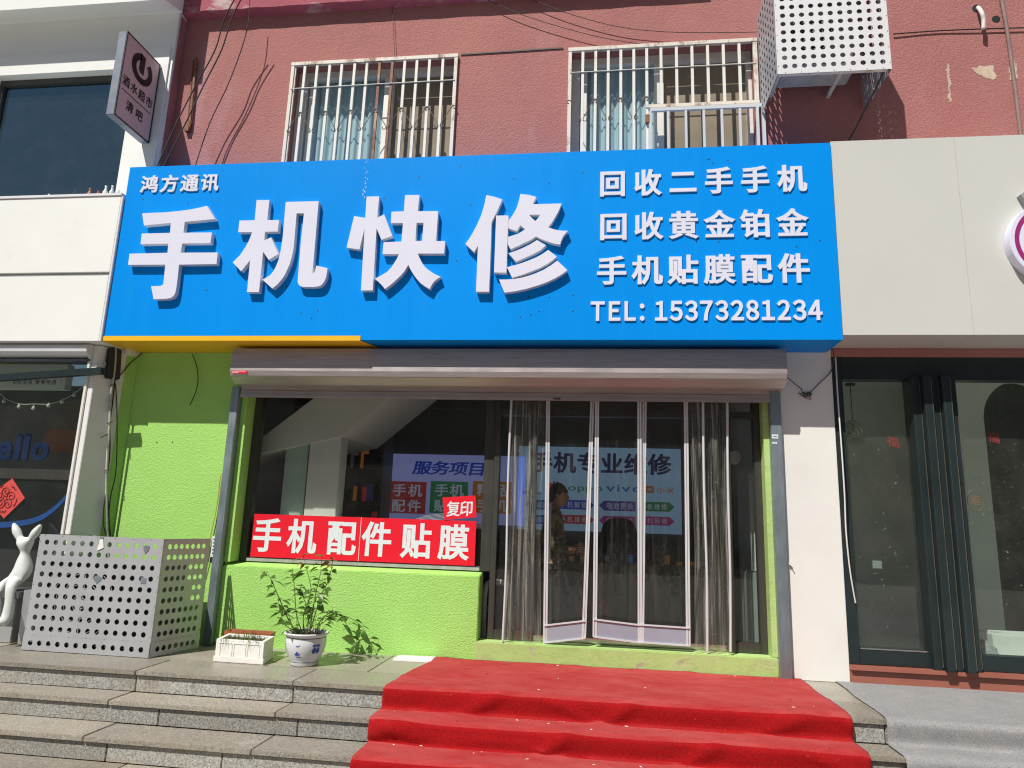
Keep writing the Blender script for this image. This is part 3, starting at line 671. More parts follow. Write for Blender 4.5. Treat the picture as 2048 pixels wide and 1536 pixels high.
def sign_row(text, px, bold, label, wide=1.08, depth=.012):
    (u0, t0, b0), (u1, t1, b1) = px; yy = SF-.012
    A, Bp, C, D = PY(u0, t0, yy), PY(u0, b0, yy), PY(u1, t1, yy), PY(u1, b1, yy)
    h = ((A.z-Bp.z)+(C.z-D.z))/2; z0 = ((Bp.z+D.z)/2)
    mb = MB('acrylic', 'acrylic_side'); line(mb, text, A.x, C.x, z0, z0+h, SF-.0005, depth, bold, 0, 0, wide, side=1, full=True)
    mb.build('lettering', SG, label=label)
sign_row('鸿方通讯', ((285, 351, 384.7), (439, 347.6, 381)), (.030, .022), 'small shop name', 1.0)
sign_row('回收二手手机', ((1199.6, 343, 392), (1609.8, 328, 382)), (.034, .022), 'top line on buying used phones', .93)
sign_row('回收黄金铂金', ((1199.6, 426, 478.6), (1612.7, 416.8, 473.4)), (.032, .018), 'second line on buying gold', .95)
sign_row('手机贴膜配件', ((1195, 513, 569.5), (1617, 505.6, 564)), (.032, .018), 'third line on films and accessories', .95)
sign_row('TEL: 15373281234', ((1181.5, 603.8, 641), (1641, 601.4, 638)), (.036, .024), 'phone number')

# ================================================================== ROLLER SHUTTER
SH = thing('roller_shutter', 'rolled up metal shutter under the blue sign with grey guide rails at both sides', 'roller shutter', (-.95, -.1, 0))
hx0, hx1 = PY(460, 741, -.29).x, PY(1575, 747, -.29).x
mb = MB('shutter'); mb.prism_x([(-.004, 2.55), (-.285, 2.57), (-.30, 2.363), (-.285, 2.315), (-.19, 2.262), (-.004, 2.262)], hx0, hx1)
mb.build('housing', SH, bevel=.006)
mb = MB('shutter')
zz_ = 2.268
prof = [(-.075, zz_), (-.075, 2.235), (-.068, 2.23), (-.075, 2.225), (-.075, 2.19), (-.085, 2.188), (-.085, 2.165), (-.05, 2.165), (-.05, zz_)]
mb.prism_x(prof, XO0+.025, XO1-.002); mb.build('curtain', SH)
for (xa, xb) in ((-3.375, XO0), (XO1, 1.474)):
    mb = MB('steel'); mb.box(xa, xb, -.065, .03, .004, 2.262)
    mb.box(xa+(xb-xa)*.35, xa+(xb-xa)*.65, -.0665, -.0655, .01, 2.25) if False else None
    mb.build('guide_rail', SH, bevel=.005)
a, b = PY(464, 742, -.302), PY(493, 749, -.302)
mb = MB('red', 'print_white'); mb.box(a.x, b.x, -.3035, -.3012, 2.335, 2.36); mb.m(1)
for k in range(9): mb.box(a.x+.006+k*.014, a.x+.016+k*.014, -.3045, -.304, 2.352, 2.357)
for k in range(5): mb.box(a.x+.006+k*.012, a.x+.014+k*.012, -.3045, -.304, 2.341, 2.347)
mb.build('sticker', SH)
c = PY(1114, 789, -.09)
mb = MB('print_black', 'tan'); mb.box(c.x-.03, c.x+.03, -.0875, -.0855, 2.17, 2.186); mb.m(1)
for k in range(4): mb.box(c.x-.024+k*.013, c.x-.015+k*.013, -.0885, -.088, 2.173, 2.183)
mb.build('maker_plate', SH)
for (u, v, wd, hh) in ((1550, 873, .05, .033), (1549, 886, .04, .018)):
    c = PY(u, v, -.066); mb = MB('print_white', 'print_black'); mb.box(c.x-wd/2, c.x+wd/2, -.0675, -.0655, c.z-hh/2, c.z+hh/2); mb.m(1)
    for k in range(4): mb.box(c.x-wd*.38+k*wd*.2, c.x-wd*.38+k*wd*.2+wd*.12, -.0685, -.068, c.z-hh*.12, c.z+hh*.15)
    mb.build('sticker', SH)

# ================================================================== SHOP WINDOW, BANNERS
YW = .17
WN = thing('shop_window', 'large shop window above the green low wall, left of the doors', 'window', (-2.1, YW, .70))
M['sillmetal'] = mat('silver_sill', (.52, .52, .50), .3, metal=.35, var=.25, scale=4, stretch=(3, 1, 1))
mb = MB('alum', 'sillmetal')
wx0, wx1 = XO0+.056, XD+.06
mb.box(wx0, wx0+.07, YW-.02, YW+.06, .70, 2.5); mb.box(wx1-.085, wx1+.005, YW-.03, YW+.06, .70, 2.5)
mb.m(1); mb.box(wx0+.07, wx1-.085, YW-.025, YW+.05, .70, .735)
mb.build('frame', WN, bevel=.004)
MB('glass').add([(wx0+.07, YW+.01, .735), (wx1-.085, YW+.01, .735), (wx1-.085, YW+.01, 2.5), (wx0+.07, YW+.01, 2.5)], [(0, 1, 2, 3)]).build('pane', WN)
YB = .155
q = [PY(510, 1027, YB), PY(952, 1043, YB), PY(950, 1131, YB), PY(498, 1118, YB)]
bx0, bx1, bz0, bz1 = (q[0].x+q[3].x)/2+.005, (q[1].x+q[2].x)/2, .742, 1.122
BN = thing('banner', 'long red banner with white characters leaning on the shop window sill', 'banner', ((bx0+bx1)/2, YB, bz0), 'red window signs')
mb = MB('red', 'print_white'); mb.box(bx0, bx1, YB-.006, YB+.003, bz0, bz1); mb.m(1)
xs_ = PY(720, 1080, YB).x; mb.box(xs_-.002, xs_+.002, YB-.0072, YB-.0062, bz0, bz1)
mb.build('board', BN)
mb = MB('print_white')
for txt, u0, u1 in (('手机', 507, 631), ('配件', 655, 782), ('贴膜', 804, 937)):
    a, b = PY(u0, 1080, YB), PY(u1, 1085, YB); line(mb, txt, a.x, b.x, bz0+.048, bz1-.035, YB-.0061, .0015, (.032, .020), 0, 0, .88)
mb.build('lettering', BN)
yb2 = .143
q = [PY(885, 995, yb2), PY(951, 991, yb2), PY(953, 1034, yb2), PY(889, 1040, yb2)]
SN = thing('photocopy_sign', 'small tilted red sign with two white characters propped above the long red banner', 'sign', (q[3].x, yb2, q[3].z), 'red window signs')
mb = MB('red'); mb.hexa([(p.x, yb2, p.z) for p in q], [(p.x, yb2+.005, p.z) for p in q]); mb.build('board', SN)
a, b = PY(894, 1017, yb2), PY(946, 1014, yb2)
mb = MB('print_white'); line(mb, '复印', a.x, b.x, a.z-.070, a.z+.063, yb2-.0005, .0015, (.026, .014), .055, 0, .86); mb.build('lettering', SN)
PA = thing('paper_stack', 'loose white papers lying behind the red banner on the inner sill', 'papers', (-1.5, .3, .95))
mb = MB('print_white')
p0, p1 = PY(822, 1036, .28), PY(886, 1030, .28)
for k in range(5):
    x0_ = p0.x+k*.03; z_ = bz1-.02+k*.012
    mb.hexa([(x0_, .24, z_), (p1.x+.03, .24, z_+.03), (p1.x+.03, .45, z_+.035), (x0_, .45, z_+.005)], [(x0_, .24, z_+.003), (p1.x+.03, .24, z_+.033), (p1.x+.03, .45, z_+.038), (x0_, .45, z_+.008)])
mb.build('paper', PA)
mb = MB('interior'); mb.box(wx0, wx1, .24, .62, 1.06, 1.085); tag(mb.build('display_shelf'), 'pale shelf board inside the shop window behind the red banner', 'shelf')

# ================================================================== GLASS DOORS
YD = .15
DR = thing('glass_door', 'double glass door of the phone shop behind clear plastic strips', 'door', (.15, YD, .152))
dx0, dx1 = wx1+.006, XO1-.046
mb = MB('alum')
for xa, xb in ((dx0, dx0+.05), (-.62, -.56), (1.03, 1.09), (dx1-.055, dx1)): mb.box(xa, xb, YD-.03, YD+.05, .155, 2.45)
mb.box(dx0+.05, dx1-.055, YD-.028, YD+.048, 2.06, 2.12); mb.box(dx0+.05, dx1-.055, YD-.028, YD+.048, 2.38, 2.45)
for xa, xb in ((dx0+.05, -.62), (1.09, dx1-.055)): mb.box(xa, xb, YD-.026, YD+.046, .155, .235)
mb.build('frame', DR, bevel=.003)
for xa, xb in ((dx0+.05, -.62), (1.09, dx1-.055)):
    MB('glassg').add([(xa, YD+.01, .235), (xb, YD+.01, .235), (xb, YD+.01, 2.06), (xa, YD+.01, 2.06)], [(0, 1, 2, 3)]).build('side_light', DR)
MB('glass').add([(dx0+.05, YD+.012, 2.12), (dx1-.055, YD+.012, 2.12), (dx1-.055, YD+.012, 2.38), (dx0+.05, YD+.012, 2.38)], [(0, 1, 2, 3)]).build('transom', DR)
for sg, (xa, xb) in ((1, (-.555, .228)), (-1, (.232, 1.025))):
    mb = MB('glass'); mb.add([(xa, YD+.02, .19), (xb, YD+.02, .19), (xb, YD+.02, 2.055), (xa, YD+.02, 2.055)], [(0, 1, 2, 3)])
    lf = mb.build('door_leaf', DR)
    mb = MB('chrome'); mb.box(xa, xb, YD+.008, YD+.032, .157, .20); mb.build('bottom_rail', lf)
    hx = PY(1100, 1040, .1).x if sg == 1 else PY(1398, 1080, .1).x
    mb = MB('chrome'); mb.tube([(hx, .118, .80), (hx, .118, 1.30)], .010, 8)
    for z in (.92, 1.18): mb.tube([(hx, .118, z), (hx, YD+.02, z)], .006, 6)
    mb.build('handle', lf)

# clear strip curtains
YC = .05
def strip(u0, u1, ub0, ub1, vb0, vb1, y0, y1, name_label, plate=True, stiles=(1, 1)):
    """one framed clear panel: top edge between pixel columns u0,u1 at the head, foot at ub0,ub1 / vb0,vb1"""
    zt = 2.19
    T0 = PY(u0, 815, y0); T1 = PY(u1, 815, y0); T0.z = T1.z = zt
    B0 = PY(ub0, vb0, y0); B1 = PY(ub1, vb1, y1)
    t = thing('strip_curtain', name_label, 'door curtain', tuple((B0+B1)/2), 'clear plastic door strips')
    n = 14; nx = 6; vs = []
    for i in range(n+1):
        for j in range(nx+1):
            a = T0.lerp(B0, i/n); b = T1.lerp(B1, i/n); p = a.lerp(b, j/nx); p.y += .008*math.sin(j*1.3+i*.35)*math.sin(math.pi*i/n); vs.append(p)
    MB('pvcsheet').add(vs, [(i*(nx+1)+j, i*(nx+1)+j+1, (i+1)*(nx+1)+j+1, (i+1)*(nx+1)+j) for i in range(n) for j in range(nx)], True).build('sheet', t)
    for on, a, b, sg in ((stiles[0], T0, B0, 1), (stiles[1], T1, B1, -1)):
        if not on: continue
        mb = MB('stile')
        for dx in (0, .019):
            o = Vector((dx*sg, 0, 0)); mb.beam(a+o, b+o, .0155, .02)
        mb.build('stile', t)
    if plate:
        mb = MB('plate', 'stile'); up = Vector((0, 0, .135)); fy = Vector((0, -.008, 0)); s0 = (B1-B0).normalized()*.012
        mb.hexa([B0+fy+s0, B1+fy-s0, B1+fy+up-s0, B0+fy+up+s0], [p-fy*2 for p in (B0+fy+s0, B1+fy-s0, B1+fy+up-s0, B0+fy+up+s0)])
        mb.m(1); mb.beam(B0+fy*1.6, B1+fy*1.6, .012, .012); mb.beam(B0+fy*1.6+up, B1+fy*1.6+up, .012, .012)
        mb.build('kick_plate', t)
    return t
strip(1094, 1187, 1088, 1170, 1285, 1276, YC, YC-.03, 'left framed clear strip with a grey kick plate in the shop doorway')
strip(1192, 1281, 1187, 1282, 1273, 1285, YC-.03, YC-.005, 'middle framed clear strip with a grey kick plate in the shop doorway')
strip(1287, 1374, 1281, 1379, 1284, 1291, YC-.005, YC-.02, 'right framed clear strip with a grey kick plate in the shop doorway')
def bunch(u0, u1, ub0, ub1, vb, y, lab, seed, edges):
    r = random.Random(seed); T0 = PY(u0, 815, y); T1 = PY(u1, 815, y); zb = PY(ub0, vb, y).z
    B0 = PY(ub0, vb, y); B1 = PY(ub1, vb, y)
    t = thing('strip_curtain', lab, 'door curtain', (B0.x, y, zb), 'clear plastic door strips')
    n, nx = 26, 40; vs = []; ph = [r.uniform(0, 6) for _ in range(4)]
    for i in range(n+1):
        k = i/n; sq = 1-.16*math.exp(-((k-.55)/.25)**2)
        for j in range(nx+1):
            f = j/nx; x = (T0.x+(B0.x-T0.x)*k)*(1-f)+(T1.x+(B1.x-T1.x)*k)*f; mid = ((T0.x+T1.x)*(1-k)+(B0.x+B1.x)*k)/2
            vs.append((mid+(x-mid)*sq+.004*math.sin(k*9+j), y+.030*math.sin(f*13+ph[0]+k*.8)+.012*math.sin(f*29+ph[1]-k*1.4)+.006*math.sin(k*9+f*5+ph[2]), 2.19+(zb-2.19)*k))
    MB('pvcbunch').add(vs, [(i*(nx+1)+j, i*(nx+1)+j+1, (i+1)*(nx+1)+j+1, (i+1)*(nx+1)+j) for i in range(n) for j in range(nx)], True).build('sheet', t)
    for f in edges:
        a = T0.lerp(T1, f); b = B0.lerp(B1, f); a.z = 2.19
        mb = MB('stile'); mb.tube(smooth_path([a+Vector((0, -.03, 0)), a.lerp(b, .35)+Vector((-.004, -.035, 0)), a.lerp(b, .7)+Vector((.006, -.03, 0)), b+Vector((0, -.035, 0))]), .011, 6); mb.build('stile', t)
bunch(1022, 1090, 1005, 1082, 1283, .035, 'gathered clear strip hanging at the left side of the shop doorway', 4, (.02,))
bunch(1378, 1456, 1388, 1462, 1302, .035, 'gathered clear strip hanging at the right side of the shop doorway', 9, (.35, .97))

# ================================================================== SHOP INTERIOR
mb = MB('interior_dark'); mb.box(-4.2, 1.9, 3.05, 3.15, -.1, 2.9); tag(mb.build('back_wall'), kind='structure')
mb = MB('interior'); mb.box(-4.3, -4.2, .285, 3.05, -.1, 2.9); mb.box(1.62, 1.72, .285, 3.05, -.1, 2.9); tag(mb.build('side_wall'), kind='structure')
mb = MB('floor'); mb.box(-4.2, 1.62, .30, 3.05, -.12, -.05); tag(mb.build('shop_floor'), kind='structure')
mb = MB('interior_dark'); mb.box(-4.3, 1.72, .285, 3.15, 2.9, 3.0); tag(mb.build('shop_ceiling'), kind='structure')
mb = MB('column')
q = [PY(*p, .42) for p in ((520, 880), (640, 796), (778, 796), (684, 872), (622, 868), (580, 874))]
dirv = Vector((q[2].x-q[3].x, 0, q[2].z-q[3].z))
up_ = [(q[0].x-.25, q[0].z-.19), (q[1].x+dirv.x*2, q[1].z+dirv.z*2), (q[2].x+dirv.x*2, q[2].z+dirv.z*2), (q[3].x, q[3].z)]
mb.prism_y(up_[::-1], .42, 1.5); tag(mb.build('stair_soffit'), 'sloping white underside of a staircase inside the phone shop', 'staircase')
mb = MB('column'); a, b = PY(622, 868, .44), PY(684, 868, .44); mb.box(a.x, b.x, .44, .62, -.05, a.z+.03)
tag(mb.build('interior_column', bevel=.004), 'white square column seen through the left shop window', 'column')
a, b = PY(574, 880, .5), PY(619, 880, .5); M['mint'] = mat('pale_green_board', (.36, .46, .40), .6)
mb = MB('mint'); mb.box(a.x, b.x, .5, .52, -.05, a.z); tag(mb.build('green_board', bevel=.003), 'pale green board left of the white column in the shop window', 'board')
SV = thing('shelf_rack', 'dark rack of small packages beside the white column inside the shop', 'shelf', (-2.6, 2.4, -.05))
mb = MB('wood'); rx0, rx1 = PY(700, 950, 2.4).x, PY(765, 950, 2.4).x
for z in (.5, .9, 1.3, 1.7, 2.1): mb.box(rx0, rx1, 2.3, 2.7, z, z+.025)
mb.box(rx0-.03, rx0, 2.3, 2.7, -.05, 2.3); mb.box(rx1, rx1+.03, 2.3, 2.7, -.05, 2.3); mb.build('rack', SV)
mb = MB('print_white', 'ink_red', 'blackp', 'ink_orange', 'ink_navy'); rr = random.Random(8)
for z in (.525, .925, 1.325, 1.725):
    x = rx0+.02
    while x < rx1-.05:
        wd = rr.uniform(.03, .07); mb.m(rr.choice([0, 2, 2, 2, 1, 3, 4])); mb.box(x, x+wd, 2.32, 2.5, z, z+rr.uniform(.12, .3)); x += wd+rr.uniform(.004, .03)
mb.build('packages', SV)
# service board
def board(name, lab, px, y, m):
    a, b, c, d = [PY(*p, y) for p in px]
    x0, x1, z0, z1 = (a.x+d.x)/2, (b.x+c.x)/2, (c.z+d.z)/2, (a.z+b.z)/2
    t = thing(name, lab, 'wall board', ((x0+x1)/2, y, z0), 'boards on the shop back wall')
    MB(m).box(x0, x1, y, y+.03, z0, z1).build('board', t); return t, x0, x1, z0, z1
YP = 3.0
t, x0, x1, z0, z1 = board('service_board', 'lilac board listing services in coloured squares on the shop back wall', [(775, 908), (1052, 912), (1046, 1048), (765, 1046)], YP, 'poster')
px = lambda u, v: PY(u, v, YP)
a, b = px(827, 940), px(972, 940)
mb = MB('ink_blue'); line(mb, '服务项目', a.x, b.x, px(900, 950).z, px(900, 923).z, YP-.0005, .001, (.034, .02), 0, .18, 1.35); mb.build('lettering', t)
for (u0, u1, m_, t1, t2) in ((778, 850, 'ink_red', '手机', '配件'), (862, 934, 'ink_green', '手机', '贴膜'), (946, 1022, 'ink_orange', '精品', '手机')):
    a, b = px(u0, 962), px(u1, 1028)
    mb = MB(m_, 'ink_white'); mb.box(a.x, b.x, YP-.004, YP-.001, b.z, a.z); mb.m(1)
    for tx, va, vb in ((t1, 993, 968), (t2, 1024, 999)):
        wd = b.x-a.x; line(mb, tx, a.x+wd*.12, b.x-wd*.12, px((u0+u1)/2, va).z, px((u0+u1)/2, vb).z, YP-.0041, .001, (.024, .016), 0, 0, 1.1)
    mb.build('service_square', t)
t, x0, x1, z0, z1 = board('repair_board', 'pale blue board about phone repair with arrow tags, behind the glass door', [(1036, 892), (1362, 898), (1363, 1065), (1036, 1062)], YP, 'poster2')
mb = MB('ink_navy')
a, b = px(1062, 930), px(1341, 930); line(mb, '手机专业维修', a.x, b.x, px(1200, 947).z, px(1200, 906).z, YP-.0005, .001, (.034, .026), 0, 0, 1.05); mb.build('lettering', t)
mb = MB('ink_navy'); c = px(1066, 970)
mb.prism_y([(c.x+.045*math.cos(k*.5236)*(1 if k not in (0,) else .7), c.z+.05*math.sin(k*.5236)) for k in range(12)][::-1], YP-.002, YP-.0005)
mb.beam((c.x, YP-.0012, c.z+.05), (c.x+.025, YP-.0012, c.z+.085), .018, .0012)
a, b = px(1046, 985), px(1082, 985); line(mb, 'iPhone', a.x, b.x, a.z-.02, a.z+.025, YP-.0005, .001, (.01, .01)); mb.build('phone_logo', t)
mb = MB('ink_red'); c = px(1111, 984)
for k in range(8):
    an = math.radians(12+k*22.3); d = Vector((math.cos(an), 0, math.sin(an))); nn = Vector((-d.z, 0, d.x))
    pts = [c+d*.03, c+d*.09+nn*.022, c+d*.135+nn*.012, c+d*.14, c+d*.135-nn*.012, c+d*.09-nn*.022]
    mb.prism_y([(p.x, p.z) for p in pts][::-1], YP-.002-.0002*k, YP-.0005)
mb.build('petal_logo', t)
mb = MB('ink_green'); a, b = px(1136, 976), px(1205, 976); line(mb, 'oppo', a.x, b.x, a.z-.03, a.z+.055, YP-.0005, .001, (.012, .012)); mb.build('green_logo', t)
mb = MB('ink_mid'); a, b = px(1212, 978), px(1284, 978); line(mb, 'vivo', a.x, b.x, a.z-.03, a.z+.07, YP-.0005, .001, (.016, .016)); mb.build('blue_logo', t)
mb = MB('ink_orange', 'ink_white'); a, b = px(1292, 972), px(1308, 986); mb.box(a.x, b.x, YP-.003, YP-.0005, b.z, a.z); mb.m(1)
line(mb, 'mi', a.x+.02, b.x-.02, b.z+.022, b.z+.075, YP-.0031, .001, (.02, .02)); mb.m(0)
a, b = px(1314, 980), px(1348, 980); line(mb, '小米', a.x, b.x, a.z-.045, a.z+.045, YP-.0005, .001, (.012, .01)); mb.build('orange_logo', t)
def arrow(u0, u1, v0, v1, m_, txt, tip):
    a, b = px(u0, v0), px(u1, v1); x0, x1, z1, z0 = a.x, b.x, a.z, b.z; zm = (z0+z1)/2; k = .06
    pts = [(x0, z1), (x1-k, z1), (x1, zm), (x1-k, z0), (x0, z0)] if tip == 'r' else [(x0+k, z1), (x1, z1), (x1, z0), (x0+k, z0), (x0, zm)]
    mb = MB(m_, 'ink_white'); mb.prism_y(pts[::-1], YP-.003, YP-.0005); mb.m(1)
    line(mb, txt, x0+(.03 if tip == 'r' else .09), x1-(.09 if tip == 'r' else .03), z0+.02, z1-.02, YP-.0031, .001, (.006, .004), 0, 0, .9); mb.build('arrow_tag', t)
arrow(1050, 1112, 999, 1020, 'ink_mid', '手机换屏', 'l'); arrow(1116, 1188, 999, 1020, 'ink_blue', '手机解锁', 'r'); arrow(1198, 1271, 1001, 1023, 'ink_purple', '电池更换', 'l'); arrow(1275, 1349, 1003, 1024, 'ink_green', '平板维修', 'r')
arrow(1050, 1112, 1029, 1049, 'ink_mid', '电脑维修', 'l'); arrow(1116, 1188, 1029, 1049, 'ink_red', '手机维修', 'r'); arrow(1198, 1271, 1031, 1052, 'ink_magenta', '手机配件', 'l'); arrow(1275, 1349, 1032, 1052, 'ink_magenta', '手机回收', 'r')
# counter
CT = thing('glass_counter', 'low shop counter with a glass top case behind the glass door', 'counter', (.2, 2.0, -.05))
cz = PY(1200, 1085, 1.9).z
mb = MB('wood'); mb.box(-.75, 1.5, 1.9, 2.4, -.05, cz-.22); mb.build('base', CT)
mb = MB('glassg'); mb.box(-.75, 1.5, 1.9, 2.4, cz-.215, cz); mb.build('glass_case', CT)
mb = MB('blackp'); a, b = PY(1212, 1187, 1.89), PY(1252, 1187, 1.89); line(mb, 'iPhone', a.x, b.x, a.z-.025, a.z+.035, 1.8995, .001, (.012, .012)); mb.build('lettering', CT)
rr = random.Random(11)
for k in range(16):
    x = -.6+k*.13; mb = MB(('print_white', 'blackp', 'ink_orange', 'ink_mid')[rr.choice([0, 1, 1, 1, 2, 3])]); mb.box(x, x+.05, 1.95, 2.05, cz-.21, cz-.21+rr.uniform(.03, .13))
    tag(mb.build('phone_box'), 'small phone box in the glass counter case', 'box', 'phone boxes in the counter')
OC = thing('office_chair', 'black office chair back behind the glass counter', 'chair', (.3, 2.7, -.05))
c = PY(1240, 1060, 2.6); wz = PY(1240, 1036, 2.6).z
mb = MB('cloth'); pts = [(c.x-.26, wz-.42), (c.x-.25, wz-.25), (c.x-.2, wz-.08), (c.x-.12, wz), (c.x+.10, wz), (c.x+.17, wz-.06), (c.x+.24, wz-.28), (c.x+.25, wz-.42)]
mb.prism_y(pts[::-1], 2.6, 2.68); mb.build('backrest', OC, bevel=.02)
mb = MB('cloth'); mb.box(c.x-.25, c.x+.25, 2.55, 2.95, .38, .46); mb.build('seat', OC, bevel=.02)
mb = MB('blackp'); mb.tube([(c.x, 2.75, 0), (c.x, 2.75, .38)], .03, 8)
for k in range(5): an = k*1.2566; mb.beam((c.x, 2.75, 0), (c.x+.27*math.cos(an), 2.75+.27*math.sin(an), -.03), .04, .03)
mb.build('pedestal', OC)
# white chair by the window end of the door
WC = thing('plastic_chair', 'white plastic chair with a black back pad behind the left door light', 'chair', (-.9, .55, -.05))
a, b = PY(984, 1166, .5), PY(1014, 1240, .5)
mb = MB('white'); mb.tube(smooth_path([(a.x-.06, .5, .1), (a.x-.06, .5, a.z-.06), (a.x, .5, a.z), (b.x-.02, .5, a.z), (b.x+.02, .5, a.z-.07), (b.x+.02, .5, .1)]), .025, 8); mb.build('back_frame', WC)
mb = MB('blackp'); mb.box(a.x-.03, b.x-.01, .49, .52, .15, a.z-.08); mb.build('back_pad', WC)
mb = MB('white'); mb.box(a.x-.08, b.x+.03, .52, .9, .32, .36); mb.build('seat', WC, bevel=.01)
for x, y_, z_ in ((a.x-.06, .86, .319), (b.x, .86, .319), (a.x-.06, .51, .098), (b.x+.02, .51, .098)):
    mb = MB('white'); mb.beam((x, y_, -.05), (x, y_, z_), .03); mb.build('leg', WC)
# red stool
c = PY(1190, 1215, 1.2)
ST = thing('plastic_stool', 'red plastic stool in front of the counter behind the middle strip', 'stool', (c.x, 1.2, -.05))
mb = MB('redplastic'); mb.lathe(c.x, 1.2, [(0, .40), (.13, .40), (.15, .385), (.15, .36), (.14, .35), (.0, .35)], 20)
mb.build('seat', ST)
for sx_ in (-1, 1):
    for sy_ in (-1, 1):
        mb = MB('redplastic'); mb.beam((c.x+sx_*.11, 1.2+sy_*.11, .352), (c.x+sx_*.16, 1.2+sy_*.16, -.05), .05, .03); mb.build('leg', ST)
# wifi dome, cabinet
c = PY(1468, 916, .6)
mb = MB('white', 'blackp'); mb.disc_y(c.x, c.z, .062, .55, .6, 24, .05); mb.m(1)
for k in range(6): mb.disc_y(c.x+.028*math.cos(k*1.047), c.z+.03*math.sin(k*1.047), .004, .5485, .5495, 8)
tag(mb.build('wall_speaker', bevel=.004), 'round white speaker seen through the right door light', 'speaker')
c0, c1 = PY(1500, 1150, .5), PY(1524, 1270, .5)
CB = thing('metal_cabinet', 'pale metal cabinet door behind the right door light', 'cabinet', (1.4, .6, -.05))
mb = MB('grey'); mb.box(c0.x, c0.x+.3, .45, .9, -.05, PY(1500, 1145, .45).z); mb.build('body', CB, bevel=.006)
mb = MB('blackp'); mb.tube([(c0.x+.09, .445, .42), (c0.x+.09, .425, .42), (c0.x+.09, .425, .54), (c0.x+.09, .445, .54)], .006, 6); mb.build('handle', CB)
mb = MB('white'); mb.box(c0.x+.02, c0.x+.22, .5, .53, PY(1500, 1143, .45).z, 1.62); tag(mb.build('white_board', bevel=.004), 'narrow white board standing on the pale metal cabinet', 'board')

# ------------------------------------------------------------------ person
def skin_body(name, pts, edges, mat_, parent, sub=2, root=0):
    me = bpy.data.meshes.new(name); me.from_pydata([p[0] for p in pts], edges, [])
    o = bpy.data.objects.new(name, me); COL.objects.link(o)
    o.modifiers.new('s', 'SKIN'); sk = me.skin_vertices[0].data
    for v, p in zip(sk, pts): v.radius = p[1] if isinstance(p[1], tuple) else (p[1], p[1])
    sk[root].use_root = True
    m = o.modifiers.new('d', 'SUBSURF'); m.levels = m.render_levels = sub
    dg = bpy.context.evaluated_depsgraph_get(); nm = bpy.data.meshes.new_from_object(o.evaluated_get(dg))
    bpy.data.objects.remove(o); nm.name = name; nm.materials.clear(); nm.materials.append(M[mat_])
    for p in nm.polygons: p.use_smooth = True
    r = bpy.data.objects.new(name, nm); put(r, parent); return r
hx, hy = PY(1113, 990, .8).x, .8
hz = PY(1113, 969, .8).z                       # crown of the head
fl = -.05
PN = thing('person', 'person in a camouflage jacket and dark trousers standing sideways behind the glass door', 'person', (hx, hy, fl))
k = (hz-fl)/1.66
Z = lambda z: fl+z*k
X = lambda x: hx+x*k
Yy = lambda y: hy+y*k
P_ = lambda x, y, z: (X(x), Yy(y), Z(z))
# body (skin): one continuous figure; the chest faces +x
pts = [(P_(-.02, 0, .88), .10*k), (P_(-.03, 0, 1.08), .095*k), (P_(-.03, 0, 1.28), .11*k), (P_(-.02, 0, 1.40), .055*k), (P_(0, 0, 1.47), .05*k),
       (P_(-.02, .09, .82), .08*k), (P_(.0, .10, .47), .05*k), (P_(-.03, .10, .08), .036*k), (P_(.10, .11, .03), .03*k),
       (P_(-.02, -.09, .82), .08*k), (P_(.03, -.10, .47), .05*k), (P_(.02, -.10, .08), .036*k), (P_(.15, -.11, .03), .03*k),
       (P_(-.03, .17, 1.33), .055*k), (P_(-.05, .22, 1.05), .04*k), (P_(.14, .16, .98), .03*k), (P_(.20, .13, .99), .026*k),
       (P_(-.03, -.17, 1.33), .055*k), (P_(-.05, -.22, 1.05), .04*k), (P_(.16, -.16, 1.02), .03*k), (P_(.22, -.14, 1.03), .026*k)]
ed = [(0, 1), (1, 2), (2, 3), (3, 4), (0, 5), (5, 6), (6, 7), (7, 8), (0, 9), (9, 10), (10, 11), (11, 12), (2, 13), (13, 14), (14, 15), (15, 16), (2, 17), (17, 18), (18, 19), (19, 20)]
body = skin_body('body', pts, ed, 'skin', PN)
# head: shaped sphere, facing +x, joined into the body mesh
def head(mb, c, rx, ry, rz):
    n, m_ = 26, 18; vs = []
    for i in range(m_+1):
        th = math.pi*i/m_
        for j in range(n):
            ph = 2*math.pi*j/n; x, y_, z = math.sin(th)*math.cos(ph), math.sin(th)*math.sin(ph), math.cos(th)
            xx = x*rx; zz2 = z*rz; yy2 = y_*ry*(1-.22*max(0, -z))
            front = max(0, x)
            xx += front*(.10*rx*math.exp(-((z+.78)/.20)**2)) - front**2*.14*rx*math.exp(-((z+.45)/.12)**2)*0
            xx += rx*.30*math.exp(-((z+.14)/.13)**2)*math.exp(-(y_/.16)**2)*(x > 0)          # nose
            xx -= rx*.10*math.exp(-((z-.10)/.08)**2)*math.exp(-((abs(y_)-.35)/.18)**2)*(x > 0)   # eye sockets
            xx += rx*.10*math.exp(-((z+.50)/.06)**2)*math.exp(-(y_/.3)**2)*(x > 0)           # lips
            xx += rx*.08*math.exp(-((z+.85)/.14)**2)*(x > 0)                                 # chin
            if x < 0 and z < -.35: xx *= .8
            vs.append((c[0]+xx, c[1]+yy2, c[2]+zz2))
    mb.add(vs, [(i*n+j, i*n+(j+1) % n, (i+1)*n+(j+1) % n, (i+1)*n+j) for i in range(m_) for j in range(n)], True)
mb = MB('skin', 'blackp', 'redline'); hc = P_(.02, 0, 1.545); head(mb, hc, .095*k, .075*k, .118*k)
